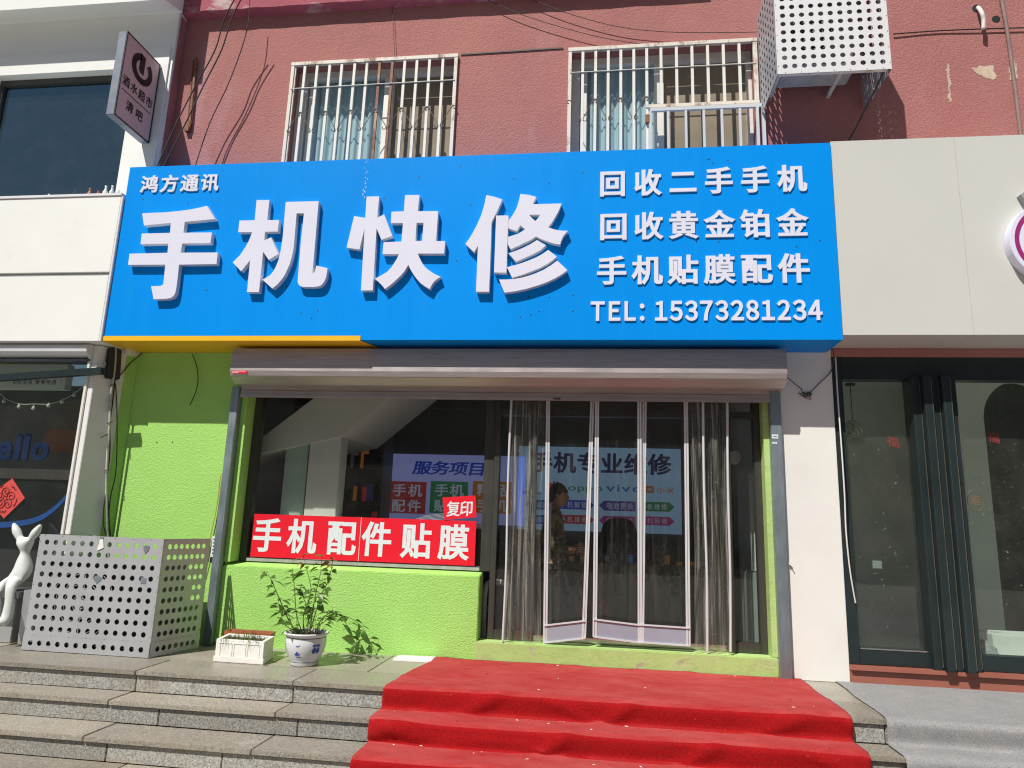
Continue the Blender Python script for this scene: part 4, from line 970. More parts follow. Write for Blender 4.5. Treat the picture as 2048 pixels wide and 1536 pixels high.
for s_ in (-1, 1):
    e = Vector(hc)+Vector((-.005*k, s_*.075*k, -.005*k)); mb.m(0)
    mb.add([e+Vector((.018*k*math.cos(t_)*.8, s_*.012*k, .03*k*math.sin(t_))) for t_ in [i*.7854 for i in range(8)]]+[e+Vector((.022*k*math.cos(t_)*.8-.004, -s_*.006*k, .034*k*math.sin(t_))) for t_ in [i*.7854 for i in range(8)]],
           [tuple(range(8))]+[(i, (i+1) % 8, 8+(i+1) % 8, 8+i) for i in range(8)], True)
    mb.m(1); e = Vector(hc)+Vector((.084*k, s_*.03*k, .010*k)); mb.box(e.x-.006, e.x+.004, e.y-.012*k, e.y+.012*k, e.z-.004*k, e.z+.005*k)
    e = Vector(hc)+Vector((.086*k, s_*.032*k, .032*k)); mb.box(e.x-.006, e.x+.004, e.y-.018*k, e.y+.018*k, e.z-.003*k, e.z+.004*k)
# fingers of both hands
for (bx_, by_, bz_, s_) in ((.20, .13, .99, 1), (.22, -.14, 1.03, -1)):
    mb.m(0)
    for f_ in range(4):
        o_ = (f_-1.5)*.019
        ln = (.052, .062, .058, .045)[f_]
        mb.tube([P_(bx_+.01, by_, bz_+o_), P_(bx_+.03+ln*.5, by_-s_*.012, bz_+o_*1.1), P_(bx_+.03+ln*.85, by_-s_*.035, bz_+o_*1.05-.006), P_(bx_+.02+ln*.8, by_-s_*.055, bz_+o_-.012)], .0095*k, 6, .007*k)
    mb.tube([P_(bx_-.01, by_-s_*.01, bz_+.025), P_(bx_+.025, by_-s_*.03, bz_+.048), P_(bx_+.055, by_-s_*.045, bz_+.04)], .011*k, 6, .008*k)
hd = mb.build('head_and_hands', None)
bm = bmesh.new(); bm.from_mesh(body.data); tmp = hd.data.copy()
off = len(bm.faces); bm.from_mesh(tmp); mi = [0]*off+[p.material_index for p in tmp.polygons]
bm.faces.ensure_lookup_table()
for f_, m_i in zip(bm.faces, mi): f_.material_index = m_i; f_.smooth = True
bm.to_mesh(body.data); bm.free(); bpy.data.objects.remove(hd)
body.data.materials.append(M['blackp']); body.data.materials.append(M['redline'])
# hair
mb = MB('hair'); n, m_ = 30, 12; vs = []; rr = random.Random(2)
for i in range(m_+1):
    for j in range(n):
        ph = 2*math.pi*j/n; cx_ = math.cos(ph)
        lim = 1.32 if cx_ > .45 else 1.32+(.45-cx_)*.75
        th = lim*i/m_; jt = 1+rr.uniform(-.03, .05)
        vs.append((hc[0]-.004+.106*k*math.sin(th)*cx_*jt, hc[1]+.086*k*math.sin(th)*math.sin(ph)*jt, hc[2]+.131*k*math.cos(th)*jt))
mb.add(vs, [(i*n+j, i*n+(j+1) % n, (i+1)*n+(j+1) % n, (i+1)*n+j) for i in range(m_) for j in range(n)], True); mb.build('hair', PN)
pts = [(P_(-.02, 0, .80), (.135*k, .15*k)), (P_(-.03, 0, 1.08), (.125*k, .14*k)), (P_(-.035, 0, 1.29), (.125*k, .15*k)), (P_(-.02, 0, 1.405), .075*k),
       (P_(-.03, .18, 1.335), .075*k), (P_(-.05, .23, 1.05), .060*k), (P_(.12, .165, .98), .046*k), (P_(-.03, -.18, 1.335), .075*k), (P_(-.05, -.23, 1.05), .060*k), (P_(.14, -.165, 1.015), .046*k)]
skin_body('jacket', pts, [(0, 1), (1, 2), (2, 3), (2, 4), (4, 5), (5, 6), (2, 7), (7, 8), (8, 9)], 'camo', PN)
pts = [(P_(-.02, 0, .86), (.12*k, .13*k)), (P_(-.02, .09, .78), .10*k), (P_(.0, .10, .47), .075*k), (P_(-.03, .10, .09), .06*k), (P_(-.02, -.09, .78), .10*k), (P_(.03, -.10, .47), .075*k), (P_(.02, -.10, .09), .06*k)]
skin_body('trousers', pts, [(0, 1), (1, 2), (2, 3), (0, 4), (4, 5), (5, 6)], 'cloth', PN)
for (fx_, fy_) in ((-.03, .10), (.02, -.10)):
    mb = MB('blackp'); a = P_(fx_, fy_, 0)
    mb.hexa([(a[0]-.07, a[1]-.045, fl), (a[0]+.19, a[1]-.045, fl), (a[0]+.19, a[1]+.045, fl), (a[0]-.07, a[1]+.045, fl)],
            [(a[0]-.06, a[1]-.04, fl+.09), (a[0]+.12, a[1]-.03, fl+.07), (a[0]+.12, a[1]+.03, fl+.07), (a[0]-.06, a[1]+.04, fl+.09)]); mb.build('shoe', PN, bevel=.015)

# ================================================================== LEFT NEIGHBOUR (white)
L = thing('white_building', 'white panelled neighbouring building with a dark upstairs window at the left edge', 'building', (-6.5, -.1, 0))
YL = -.13; XE = -4.40
lw = (-6.42, -4.80, 4.0, 5.585)
mb = MB('band')
for (x0, x1, z0, z1) in ((-9, lw[0], 2.55, 8), (lw[1], XE, 2.55, 8), (lw[0], lw[1], lw[3], 8), (lw[0], lw[1], 2.55, lw[2])): mb.box(x0, x1, YL, -.002, z0, z1)
mb.build('upper_wall', L)
mb = MB('pink'); mb.box(XE+.0005, XE+.012, YL+.03, -.003, 2.62, 6.2); mb.build('pink_return', L)
mb = MB('band'); mb.prism_x([(-.43, 6.13), (-.43, 8), (YL-.001, 8), (YL-.001, 6.22), (YL-.03, 6.22)], -9, XE+.03); mb.build('cornice', L)
mb = MB('band'); mb.box(lw[0]-.05, XE-.03, YL-.018, YL-.001, lw[3]+.0, lw[3]+.22); mb.box(lw[1]+.005, XE-.03, YL-.018, YL-.001, 4.0, lw[3]-.001); mb.build('window_surround', L)
mb = MB('alum'); x0, x1, z0, z1 = lw
mb.box(x0+.001, x0+.05, -.06, .0, z0, z1-.001); mb.box(x1-.04, x1-.001, -.06, .0, z0, z1-.001); mb.box(x0+.05, x1-.04, -.06, .0, z1-.07, z1-.001)
wf = mb.build('window', L, bevel=.003)
MB('glassb').add([(x0+.05, -.03, z0), (x1-.04, -.03, z0), (x1-.04, -.03, z1-.07), (x0+.05, -.03, z1-.07)], [(0, 1, 2, 3)]).build('pane', wf)
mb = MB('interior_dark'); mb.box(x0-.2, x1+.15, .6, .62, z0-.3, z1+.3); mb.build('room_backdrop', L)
# lower shop front
XT = -4.70
SA, SB = Vector((XE, -.002, 0)), Vector((-4.565, -.325, 0)); SN_ = Vector((.8962, -.4436, 0)).normalized(); YG = -.27
def PS(u, v, off=.03):                 # a point in front of the splayed pillar face
    d = ray(u, v); p0 = SA+SN_*off; return CAM+d*((p0-CAM).dot(SN_)/d.dot(SN_))
def plan(mb, pl, z0, z1):
    n_ = len(pl); return mb.add([(x, y, z0) for x, y in pl]+[(x, y, z1) for x, y in pl], [tuple(range(n_))[::-1], tuple(range(n_, 2*n_))]+[(i, (i+1) % n_, n_+(i+1) % n_, n_+i) for i in range(n_)])
mb = MB('white'); plan(mb, [(SA.x, SA.y), (SB.x, SB.y), (SB.x-.05, -.325), (SB.x-.05, -.003)][::-1], .001, 2.585); mb.build('pillar', L, bevel=.003)
g0, g1 = SA+SN_*.002, SA.lerp(SB, .30)+SN_*.002
mb = MB('green'); plan(mb, [(g0.x, g0.y), (g1.x, g1.y), (g1.x-.01*SN_.x, g1.y-.01*SN_.y), (g0.x-.01*SN_.x, g0.y-.01*SN_.y)][::-1], .002, 2.58); mb.build('green_return', L)
XT = SB.x-.05
mb = MB('pvc'); mb.box(XT-.03, XT-.001, -.34, YG+.03, 0, 2.58); mb.box(XT-.055, XT-.031, -.31, YG+.03, 0, 2.58); mb.build('door_jamb', L, bevel=.004)
mb = MB('grey'); mb.box(-9, XT-.056, YG-.02, .1, 0, .42); mb.build('plinth', L, bevel=.004)
mb = MB('darkgrey', 'alum'); mb.m(1); mb.box(-9, XT-.056, YG-.02, YG+.02, .42, .47); mb.box(-9, XT-.056, YG-.02, YG+.02, 2.42, 2.58); mb.box(-9, XT-.056, YG-.015, YG+.02, 1.36, 1.45); mb.build('shopfront_frame', L)
MB('glassg').add([(-9, YG, .42), (XT-.056, YG, .42), (XT-.056, YG, 2.5), (-9, YG, 2.5)], [(0, 1, 2, 3)]).build('shop_pane', L)
mb = MB('interior_dark'); mb.box(-9, -4.42, 1.6, 1.65, 0, 2.58); mb.box(-4.44, -4.42, .02, 1.6, 0, 2.58); tag(mb.build('cafe_wall'), kind='structure')
mb = MB('floor'); mb.box(-9, -4.45, YG+.03, 1.6, .05, .07); tag(mb.build('cafe_floor'), kind='structure')
# blank white signboard
BS = thing('blank_signboard', 'blank white two panel signboard left of the blue sign', 'signboard', (-6.5, -.3, 2.6))
zt = PY(245, 386, -.45).z; seam = PY(220, 546, -.45).z
mb = MB('band'); mb.box(-9, sx0-.028, -.45, YL-.02, 2.592, seam-.022); mb.box(-9, sx0-.028, -.45, YL-.02, seam+.012, zt-.03)
mb.build('panel', BS, bevel=.003)
mb = MB('grey'); mb.box(-9, sx0-.03, -.435, YL-.021, seam-.0215, seam+.0115); mb.build('seam', BS)
mb = MB('cagewhite'); mb.box(-9, sx0-.02, -.46, YL-.02, zt-.028, zt); mb.box(sx0-.026, sx0-.006, -.452, YL-.02, 2.59, zt-.03); mb.build('edge_trim', BS, bevel=.003)
# bottles along its top
for (u, hb, m_) in ((150, .15, 'glassg'), (180, .17, 'terracotta'), (197, .12, 'redplastic'), (211, .2, 'foam'), (224, .2, 'rabbit'), (238, .12, 'glassg'), (118, .10, 'glassg'), (100, .09, 'foam')):
    c = PY(u, 382, -.36); z0 = zt; hb *= .62
    mb = MB(m_); r_ = .022; mb.lathe(c.x, -.36, [(0, z0), (r_, z0), (r_, z0+hb*.5), (r_*.5, z0+hb*.68), (r_*.4, z0+hb*.9), (r_*.55, z0+hb), (0, z0+hb)], 12)
    lab = {150: 'clear bottle left of the amber bottle on the white signboard', 180: 'amber bottle on top of the white signboard', 197: 'short red jar on top of the white signboard', 211: 'white figurine bottle right of the red jar on the white signboard',
           224: 'pale bottle second from the right on the white signboard', 238: 'clear bottle nearest the blue sign on the white signboard', 118: 'small clear bottle second from the left on the white signboard', 100: 'small white bottle farthest left on the white signboard'}[u]
    tag(mb.build('bottle'), lab, 'bottle', 'bottles on the white signboard')
# awning cassette, arm
AW = thing('awning', 'rolled white awning with a dark folding arm over the left shop window', 'awning', (-6, -.3, 2.45))
mb = MB('cagewhite'); pr = [(-.18+.0, 2.58)]+[(-.27-.07*math.sin(t_), 2.52+.06*math.cos(t_)) for t_ in [i*.35 for i in range(9)]]+[(-.2, 2.455)]
mb.prism_x([(-.29, 2.588)]+[(-.355-.055*math.sin(i*math.pi/8), 2.53+.055*math.cos(i*math.pi/8)) for i in range(9)]+[(-.29, 2.47)], -9, XT-.0); mb.build('cassette', AW, bevel=.002)
mb = MB('chrome'); mb.box(-9, XT-.002, -.345, -.275, 2.43, 2.452); mb.build('front_bar', AW)
a, b = PY(0, 758, -.38), PY(205, 742, -.37)
mb = MB('black'); mb.beam((a.x-1, -.38, a.z-.06), b, .06, .05); mb.build('folding_arm', AW)
mb = MB('black'); q = [PS(206, 757, .002), PS(237, 760, .002), PS(241, 700, .002), PS(213, 696, .002)]
mb.hexa([p+SN_*.035 for p in q], q); mb.build('arm_mount', AW, bevel=.01)
mb = MB('grey'); mb.tube([PS(208, 720, .045), PS(211, 728, .055), PS(208, 735, .045)], .008, 6); mb.build('bolt', AW)
# inside the left shop
yi = .0
a, b = PY(-70, 745, yi), PY(128, 778, yi)
HS = thing('hanging_sign', 'cream hanging sign with Chinese motto inside the left shop window', 'sign', ((a.x+b.x)/2, yi, b.z))
zb_ = PY(118, 778, yi).z; ztop = PY(118, 728, yi).z
mb = MB('interior', 'white'); mb.box(a.x, b.x, yi, yi+.09, zb_, ztop); mb.m(1); mb.box(a.x+.03, b.x-.05, yi-.004, yi-.001, zb_+.03, ztop-.03); mb.build('box', HS, bevel=.003)
mb = MB('print_black'); a, b = PY(27, 765, yi), PY(65, 765, yi); z0 = PY(60, 769, yi).z; line(mb, '好好生活', a.x, b.x, z0, z0+.048, yi-.0045, .001, (.008, .006), 0, 0, 1.0)
a, b = PY(71, 765, yi), PY(113, 765, yi); line(mb, '慢慢相遇', a.x, b.x, z0, z0+.048, yi-.0045, .001, (.008, .006), 0, 0, 1.0)
a, b = PY(14, 755, yi), PY(100, 755, yi); z0 = PY(70, 756, yi).z; line(mb, 'meet slowly', a.x, b.x, z0, z0+.055, yi-.0045, .001, (.012, .004), 0, .05); mb.build('lettering', HS)
mb = MB('wire')
for u in (20, 100): c = PY(u, 728, yi); mb.tube([(c.x, yi+.04, ztop), (c.x, yi+.04, 2.56)], .006, 5)
mb.build('hanger', HS)
SL = thing('string_lights', 'white string of small round bulbs draped inside the left shop window', 'string lights', (-5.6, -.12, 1.9))
yl = -.12
pts = smooth_path([PY(u, v, yl) for u, v in ((-60, 760), (0, 788), (10, 797), (40, 808), (68, 808), (98, 808), (125, 800), (150, 786), (177, 764), (190, 752))])
MB('wirew').tube(pts, .0035, 5).build('cord', SL)
for (u, v) in ((9, 797), (39, 808), (68, 811), (98, 806), (125, 798), (149, 784), (176, 766)):
    c = PY(u, v, yl); mb = MB('lampglow'); mb.lathe(c.x, yl, [(0, c.z-.045), (.012, c.z-.042), (.017, c.z-.03), (.013, c.z-.015), (.006, c.z-.004), (.006, c.z+.004)], 10); mb.build('bulb', SL)
mb = MB('neon'); a, b = PY(-36, 900, -.08), PY(100, 900, -.08); line(mb, 'hello', a.x, b.x, a.z-.08, a.z+.17, -.08, .02, (.035, .03)); tag(mb.build('neon_word'), 'blue glowing word in rounded letters inside the left shop window', 'neon sign')
q = [PY(25, 957, -.285), PY(50, 996, -.285), PY(8, 1037, -.285), PY(-28, 995, -.285)]
DM = thing('diamond_poster', 'red diamond paper with dark line drawing on the left shop window', 'poster', (q[2].x, -.285, q[2].z))
MB('diamond').hexa([(p.x, -.287, p.z) for p in q], [(p.x, -.2855, p.z) for p in q]).build('paper', DM)
mb = MB('redline'); cx_, cz_ = (q[1].x+q[3].x)/2, (q[0].z+q[2].z)/2
for k_ in range(5):
    an = k_*1.2566+.3; ox, oz = .062*math.cos(an), .062*math.sin(an)
    mb.tube([(cx_+ox+(.008+.040*i/22)*math.cos(an+i*.45), -.289, cz_+oz+(.008+.040*i/22)*math.sin(an+i*.45)) for i in range(23)], .0035, 4)
    mb.tube([(cx_+.118*math.cos(an+.35+i*.05), -.289, cz_+.118*math.sin(an+.35+i*.05)+.01*math.sin(i*1.3)) for i in range(12)], .0035, 4)
mb.build('line_drawing', DM)
mb = MB('bluetape'); pts = smooth_path([PY(u, v, -.275) for u, v in ((-60, 1052), (0, 1050), (45, 1046), (80, 1036), (110, 1016), (135, 990), (152, 965))])
vs = []
for p in pts: vs += [(p.x, -.275, p.z+.025), (p.x, -.275, p.z-.025)]
mb.add(vs, [(2*i, 2*i+2, 2*i+3, 2*i+1) for i in range(len(pts)-1)]); tag(mb.build('window_decal'), 'curved blue stripe stuck on the left shop window', 'decal')
for (u0, v0, u1, v1, m_, lab) in ((120, 805, 166, 858, 'wood', 'brown upper square shade behind the left shop glass'), (92, 858, 166, 905, 'terracotta', 'rust brown lower square panel behind the left shop glass')):
    a, b = PY(u0, v0, .9), PY(u1, v1, .9); mb = MB(m_); mb.box(a.x, b.x, .9, .94, b.z, a.z); tag(mb.build('wall_panel', bevel=.004), lab, 'panel', 'panels inside left shop')

# ------------------------------------------------------------------ rabbit on a bench, leaning plate
BE = thing('stone_bench', 'dark grey bench in front of the left shop window', 'bench', (-5.6, -.42, 0))
bt = PY(30, 1180, -.5).z
mb = MB('darkgrey'); mb.box(-9, -4.70, -.60, YG-.021, bt-.06, bt); mb.build('top', BE, bevel=.006)
mb = MB('grey'); mb.box(-9, -4.86, -.44, YG-.021, 0.001, bt-.062); mb.build('base', BE, bevel=.004)
q = [PY(48, 1180, -.62), PY(66, 1179, -.62), PZ(62, 1291, 0.001)+Vector((0,-.0,0)), PZ(34, 1288, 0.001)]
mb = MB('cage'); mb.hexa(q, [p+Vector((0, .02, 0)) for p in q]); tag(mb.build('metal_plate', bevel=.002), 'flat silver metal plate leaning against the stone bench', 'plate')
ry = -.47
RB = thing('rabbit_statue', 'white long eared rabbit figurine sitting on the bench with legs hanging down', 'statue', tuple(PY(47, 1175, ry)))
R_ = lambda u, v, dy=0: tuple(PY(u, v, ry+dy))
pts = [(R_(45, 1168), .060), (R_(46, 1145), .062), (R_(48, 1120), .040), (R_(50, 1106), .020), (R_(51, 1099), .030), (R_(51, 1088), .044), (R_(50, 1081), .032),
       (R_(41, 1079), .018), (R_(33, 1062), .026), (R_(27, 1046), .008), (R_(61, 1079), .018), (R_(72, 1064), .026), (R_(82, 1049), .008),
       (R_(30, 1165, -.06), .036), (R_(22, 1170, -.13), .030), (R_(20, 1205, -.14), .026), (R_(14, 1235, -.15), .030), (R_(3, 1252, -.19), .030),
       (R_(10, 1168, -.05), .03), (R_(0, 1176, -.10), .028), (R_(-4, 1205, -.11), .024), (R_(-12, 1240, -.15), .028)]
pts = [(p, r*1.5) for p, r in pts]
skin_body('body', pts, [(0, 1), (1, 2), (2, 3), (3, 4), (4, 5), (5, 6), (6, 7), (7, 8), (8, 9), (6, 10), (10, 11), (11, 12), (0, 13), (13, 14), (14, 15), (15, 16), (16, 17), (0, 18), (18, 19), (19, 20), (20, 21)], 'rabbit', RB)

# ------------------------------------------------------------------ blade sign
xb = -4.51
M['casing'] = mat('blue_grey_casing', (.22, .25, .30), .4, metal=.2, var=.15, scale=6, dirt=(.5, .5, .5), dirt_amt=.3)
BL = thing('blade_sign', 'pinkish white box sign with a round logo jutting out from the white building', 'sign', (xb, -.48, 4.66))
q = [PX(320, 133, xb), PX(297, 290, xb), PX(229, 226, xb), PX(255, 58, xb)]
y0, y1, z0, z1 = (q[2].y+q[3].y)/2, (q[0].y+q[1].y)/2, (q[1].z+q[2].z)/2, (q[0].z+q[3].z)/2
g = mat('pinkish_light_panel', (.62, .47, .46), .45, var=.03)
mb = MB('casing'); mb.box(xb-.085, xb-.002, y0, y1, z0, z1); mb.build('casing', BL, bevel=.004)
M['bladeface'] = g
mb = MB('bladeface', 'blackp'); mb.box(xb-.0015, xb+.002, y0+.012, y1-.012, z0+.012, z1-.012)
mb.m(1)
for (ya, yb_, za, zb2) in ((y0, y0+.0115, z0, z1), (y1-.0115, y1, z0, z1), (y0+.0115, y1-.0115, z0, z0+.0115), (y0+.0115, y1-.0115, z1-.0115, z1)): mb.box(xb-.0018, xb+.006, ya, yb_, za, zb2)
mb.build('face', BL)
# writing on a face that looks towards +x: lay it out in (y,z)
def side_ink(build, x):
    mb = MB('print_black'); build(mb)
    mb.v = [(x-(v[1]), v[0], v[2]) for v in mb.v]     # (x,y,z) laid on the street plane -> (depth, along y, z)
    return mb
W_, H_ = y1-y0, z1-z0
def txt(mb):
    line(mb, '酒水超市', y0+W_*.07, y0+W_*.93, z0+H_*.395, z0+H_*.515, -.001, .0015, (.018, .014), 0, 0, .90)
    line(mb, '清吧', y0+W_*.25, y0+W_*.72, z0+H_*.155, z0+H_*.275, -.001, .0015, (.018, .014), 0, 0, .95)
    mb.box(y0+W_*.08, y0+W_*.92, -.003, -.0012, z0+H_*.335, z0+H_*.342)
side_ink(txt, xb+.0025).build('lettering', BL)
def emblem(mb):
    cx_, cz_, R = y0+W_*.52, z0+H_*.74, W_*.30
    def arc(a0_, a1_, r0, r1, n=14): return [(cx_+r1*math.cos(math.radians(a0_+(a1_-a0_)*i/n)), cz_+r1*math.sin(math.radians(a0_+(a1_-a0_)*i/n))) for i in range(n+1)]+[(cx_+r0*math.cos(math.radians(a1_+(a0_-a1_)*i/n)), cz_+r0*math.sin(math.radians(a1_+(a0_-a1_)*i/n))) for i in range(n+1)]
    outline(mb, [arc(105, 285, R*.58, R)], -.001, .0015)
    outline(mb, [arc(-78, 48, R*.60, R)], -.001, .0015)
    outline(mb, [[(cx_-R*.30, cz_+R*1.0), (cx_-R*.30, cz_-R*.1), (cx_-R*.15, cz_-R*.32), (cx_+R*.18, cz_-R*.32), (cx_+R*.18, cz_+R*.95)]], -.001, .0015)
side_ink(emblem, xb+.0025).build('logo', BL)
for z in (z0+.10, z1-.12):
    mb = MB('blackp'); mb.box(xb-.07, xb-.02, y1+.0005, YL-.004, z-.035, z+.035); mb.box(xb-.085, xb-.0, y1+.03, y1+.055, z-.045, z+.045); mb.build('bracket', BL, bevel=.004)

# ------------------------------------------------------------------ pipes and wires
PB = thing('pipe_bundle', 'grey taped pipes and cables running down the corner beside the green wall', 'pipes', tuple(PS(215, 1070)))
base = [(232, 690), (229, 740), (222, 790), (219, 850), (215, 905), (213, 960), (213, 1010), (214, 1050), (216, 1080), (218, 1120)]
MB('tape').tube(smooth_path([PS(u, v) for u, v in base]), .011, 7).build('taped_pipe', PB)
MB('wire').tube(smooth_path([PS(u+3+2*math.sin(v*.05), v) for u, v in base]), .006, 5).build('cable', PB)
MB('wire').tube(smooth_path([PS(u, v) for u, v in ((226, 745), (232, 780), (234, 830), (234, 900), (231, 950), (222, 990), (218, 1030), (222, 1080), (224, 1130))]), .005, 5).build('cable', PB)
MB('wire').tube(smooth_path([PS(u, v) for u, v in ((212, 985), (207, 1020), (207, 1050), (213, 1075), (218, 1130))]), .005, 5).build('cable', PB)
mb = MB('wiredk')
for u, v in ((225, 770), (219, 845), (213, 940)): c = PS(u, v); mb.tube([(c.x-.014, c.y-.014, c.z-.012), (c.x+.016, c.y-.014, c.z), (c.x+.016, c.y+.014, c.z+.01)], .004, 5)
c = PS(216, 868); d = PS(201, 875); mb.tube([c, d], .005, 5); mb.build('cable_tie', PB)
def cable(pts, r, m_, lab, name='cable', cat='cable', group=None):
    return tag(MB(m_).tube(smooth_path(pts), r, 6).build(name), lab, cat, group)
cable([PS(222, 770), PS(245, 745), PY(262, 725, -.06), PY(285, 706, -.03)], .005, 'wiredk', 'thin cable slanting from the pipes to the yellow sign trim')
cable([PY(384, 708, -.03), PY(393, 730, -.03), PY(396, 760, -.03), PY(391, 785, -.04), PY(380, 810, -.06)], .004, 'wire', 'loose black wire end hanging on the green wall')
for (dx, lab, tp) in ((0, 'black overhead cable left of its twin, crossing the pink wall by the white building', 470), (13, 'black overhead cable right of its twin, crossing the pink wall by the white building', 482)):
    cable([PY(tp+6, -14, -.36), PY(tp-22+dx*.2, 40, -.34), PY(430+dx, 100, -.32), PY(392+dx*1.2, 170, -.31), PY(352+dx*1.4, 248, -.33), PY(314+dx*1.0, 333, -.36)], .0065, 'wire', lab, group='overhead cables')
cable([PY(500, -12, -.22), PY(494, 60, -.20), PY(460, 160, -.18), PY(420, 245, -.17), PY(390, 333, -.2)], .005, 'wire', 'long black cable sagging over the pink wall towards the blue sign top', group='overhead cables')
cable([PY(960, -8, -.05), PY(1040, 28, -.05), PY(1150, 62, -.05), PY(1230, 80, -.045), PY(1296, 90, -.03)], .0035, 'wiredk', 'thin dark cable running down to the right window grille top')
cable([PY(1050, -6, -.05), PY(1140, 28, -.05), PY(1240, 54, -.05), PY(1340, 64, -.05), PY(1450, 65, -.05), PY(1545, 63, -.04)], .0035, 'wiredk', 'thin sagging cable along the pink wall to the hanging cage')
cable([PY(783, -6, -.03), PY(787, 60, -.03), PY(790, 122, -.03), PY(795, 180, -.03), PY(806, 260, -.03), PY(812, 330, -.03)], .0028, 'wire', 'thin black wire hanging in front of the left window grille')
mb = MB('wiredk'); mb.beam(PY(922, 109, -.006), PY(1126, 96, -.006), .014, .008); tag(mb.build('iron_rod'), 'dark iron rod fixed flat on the pink wall between the windows', 'rod')
RK = thing('rusty_bracket', 'rusty iron bracket rod hanging on the pink wall beside the overhead cables', 'bracket', tuple(PY(375, 258, -.03)))
mb = MB('rust'); mb.beam(PY(393, 116, -.03), PY(379, 255, -.03), .022, .02); mb.build('rod', RK)
mb = MB('rust'); mb.beam(PY(387, 120, -.012), PY(374, 258, -.012), .008, .008); mb.build('wire', RK)
mb = MB('rust'); c = PY(376, 255, -.02); mb.box(c.x-.022, c.x+.022, -.045, -.001, c.z-.05, c.z+.05); mb.build('wall_plate', RK)
# right part of the pink wall
cable([PY(1786, 68, -.02), PY(1870, 62, -.015), PY(1960, 58, -.02), PY(2070, 55, -.02)], .006, 'wire', 'black cable running level along the pink wall from the cage')
M['dusty'] = mat('dusty_conduit', (.26, .175, .165), .7, var=.2, scale=8)
mb = MB('dusty'); mb.tube(smooth_path([PY(2002, -8, -.03), PY(2014, 60, -.03), PY(2024, 130, -.03), PY(2034, 205, -.03), PY(2042, 275, -.03)]), .016, 8)
tag(mb.build('conduit'), 'dusty pink conduit running up the wall at the right edge', 'conduit')
HO = thing('wall_hose', 'white hose stub poking from a hole in the pink wall at upper right', 'hose', tuple(PY(1960, 20, 0)))
mb = MB('wirew'); mb.tube(smooth_path([PY(1955, 15, .03), PY(1958, 17, -.04), PY(1964, 27, -.08), PY(1967, 40, -.075), PY(1967, 57, -.07)]), .018, 9); mb.build('hose', HO)
for (u, v, r_) in ((1954, 17, .04), (1992, 38, .035)):
    c = PY(u, v, -.0015); mb = MB('blackp'); mb.disc_y(c.x, c.z, r_, -.0025, -.0008, 18); mb.build('wall_hole', HO)
def patch(lab, pts, m_, y=-.0018):
    mb = MB(m_); base_ = [PY(u, v, y) for u, v in pts]; rg = random.Random(len(lab)); lp = []
    for i in range(len(base_)):
        a_, b_ = base_[i], base_[(i+1) % len(base_)]
        for k_ in range(7): p = a_.lerp(b_, k_/7); lp.append((p.x+rg.gauss(0, .0055), p.z+rg.gauss(0, .0055)))
    outline(mb, [lp], y+.001, .0015); return tag(mb.build('plaster_patch'), lab, 'plaster patch', 'bare plaster patches')
M['plaster'] = mat('bare_plaster', (.56, .44, .34), .9, var=.2, scale=8, bump=.5, bscale=60, bdist=.006, dirt=(.46, .2, .18), dirt_amt=.9)
patch('wide pale bare plaster patch on the pink wall at upper right', [(1944, 137), (1962, 132), (1985, 131), (1988, 142), (1992, 152), (1990, 159), (1975, 157), (1960, 150), (1950, 145)], 'plaster')
patch('thin vertical pale scar in the pink wall stucco at upper right', [(1894, 130), (1898, 128), (1899, 140), (1900, 165), (1903, 203), (1897, 204), (1896, 170), (1894, 145)], 'plaster')
patch('pale plaster scrape behind the conduit at the right edge', [(2016, 138), (2026, 118), (2033, 130), (2034, 158), (2020, 160)], 'plaster')
# small fittings near the left rail
SW = thing('key_switch', 'narrow white switch box beside the left shutter rail', 'switch', tuple(PY(428, 1115, -.03)))
a, b = PY(426, 1072, -.03), PY(437, 1114, -.03)
mb = MB('print_white', 'print_black'); mb.box(a.x, b.x+.005, -.035, -.001, b.z, a.z); mb.m(1)
for k_ in range(5): mb.box(a.x+.012, b.x-.01, -.0365, -.0355, b.z+.025+k_*.03, b.z+.037+k_*.03)
mb.build('plate', SW, bevel=.002)
mb = MB('blackp'); mb.box(a.x+.004, b.x, -.045, -.002, b.z-.05, b.z-.004); mb.disc_y((a.x+b.x)/2, b.z-.027, .008, -.05, -.0455, 10); mb.build('lock', SW)
cable([PY(443, 948, -.02), PY(440, 960, -.03), PY(434, 1010, -.02), PY(424, 1060, -.02), PY(412, 1110, -.02), PY(403, 1168, -.02)], .004, 'wirey', 'yellow cable on the green wall beside the left shutter rail')
cable([PY(446, 950, -.02), PY(443, 965, -.025), PY(437, 1015, -.015), PY(428, 1070, -.015), PY(415, 1130, -.015), PY(405, 1170, -.015)], .0035, 'wire', 'black cable next to the yellow cable on the green wall')
for (u, v) in ((314, 885), (345, 884)):
    c = PY(u, v, -.001); mb = MB('blackp'); mb.disc_y(c.x, c.z, .006, -.003, -.0005, 8); tag(mb.build('screw'), 'dark screw hole in the sunlit green wall', 'screw', 'screw holes in the green wall')
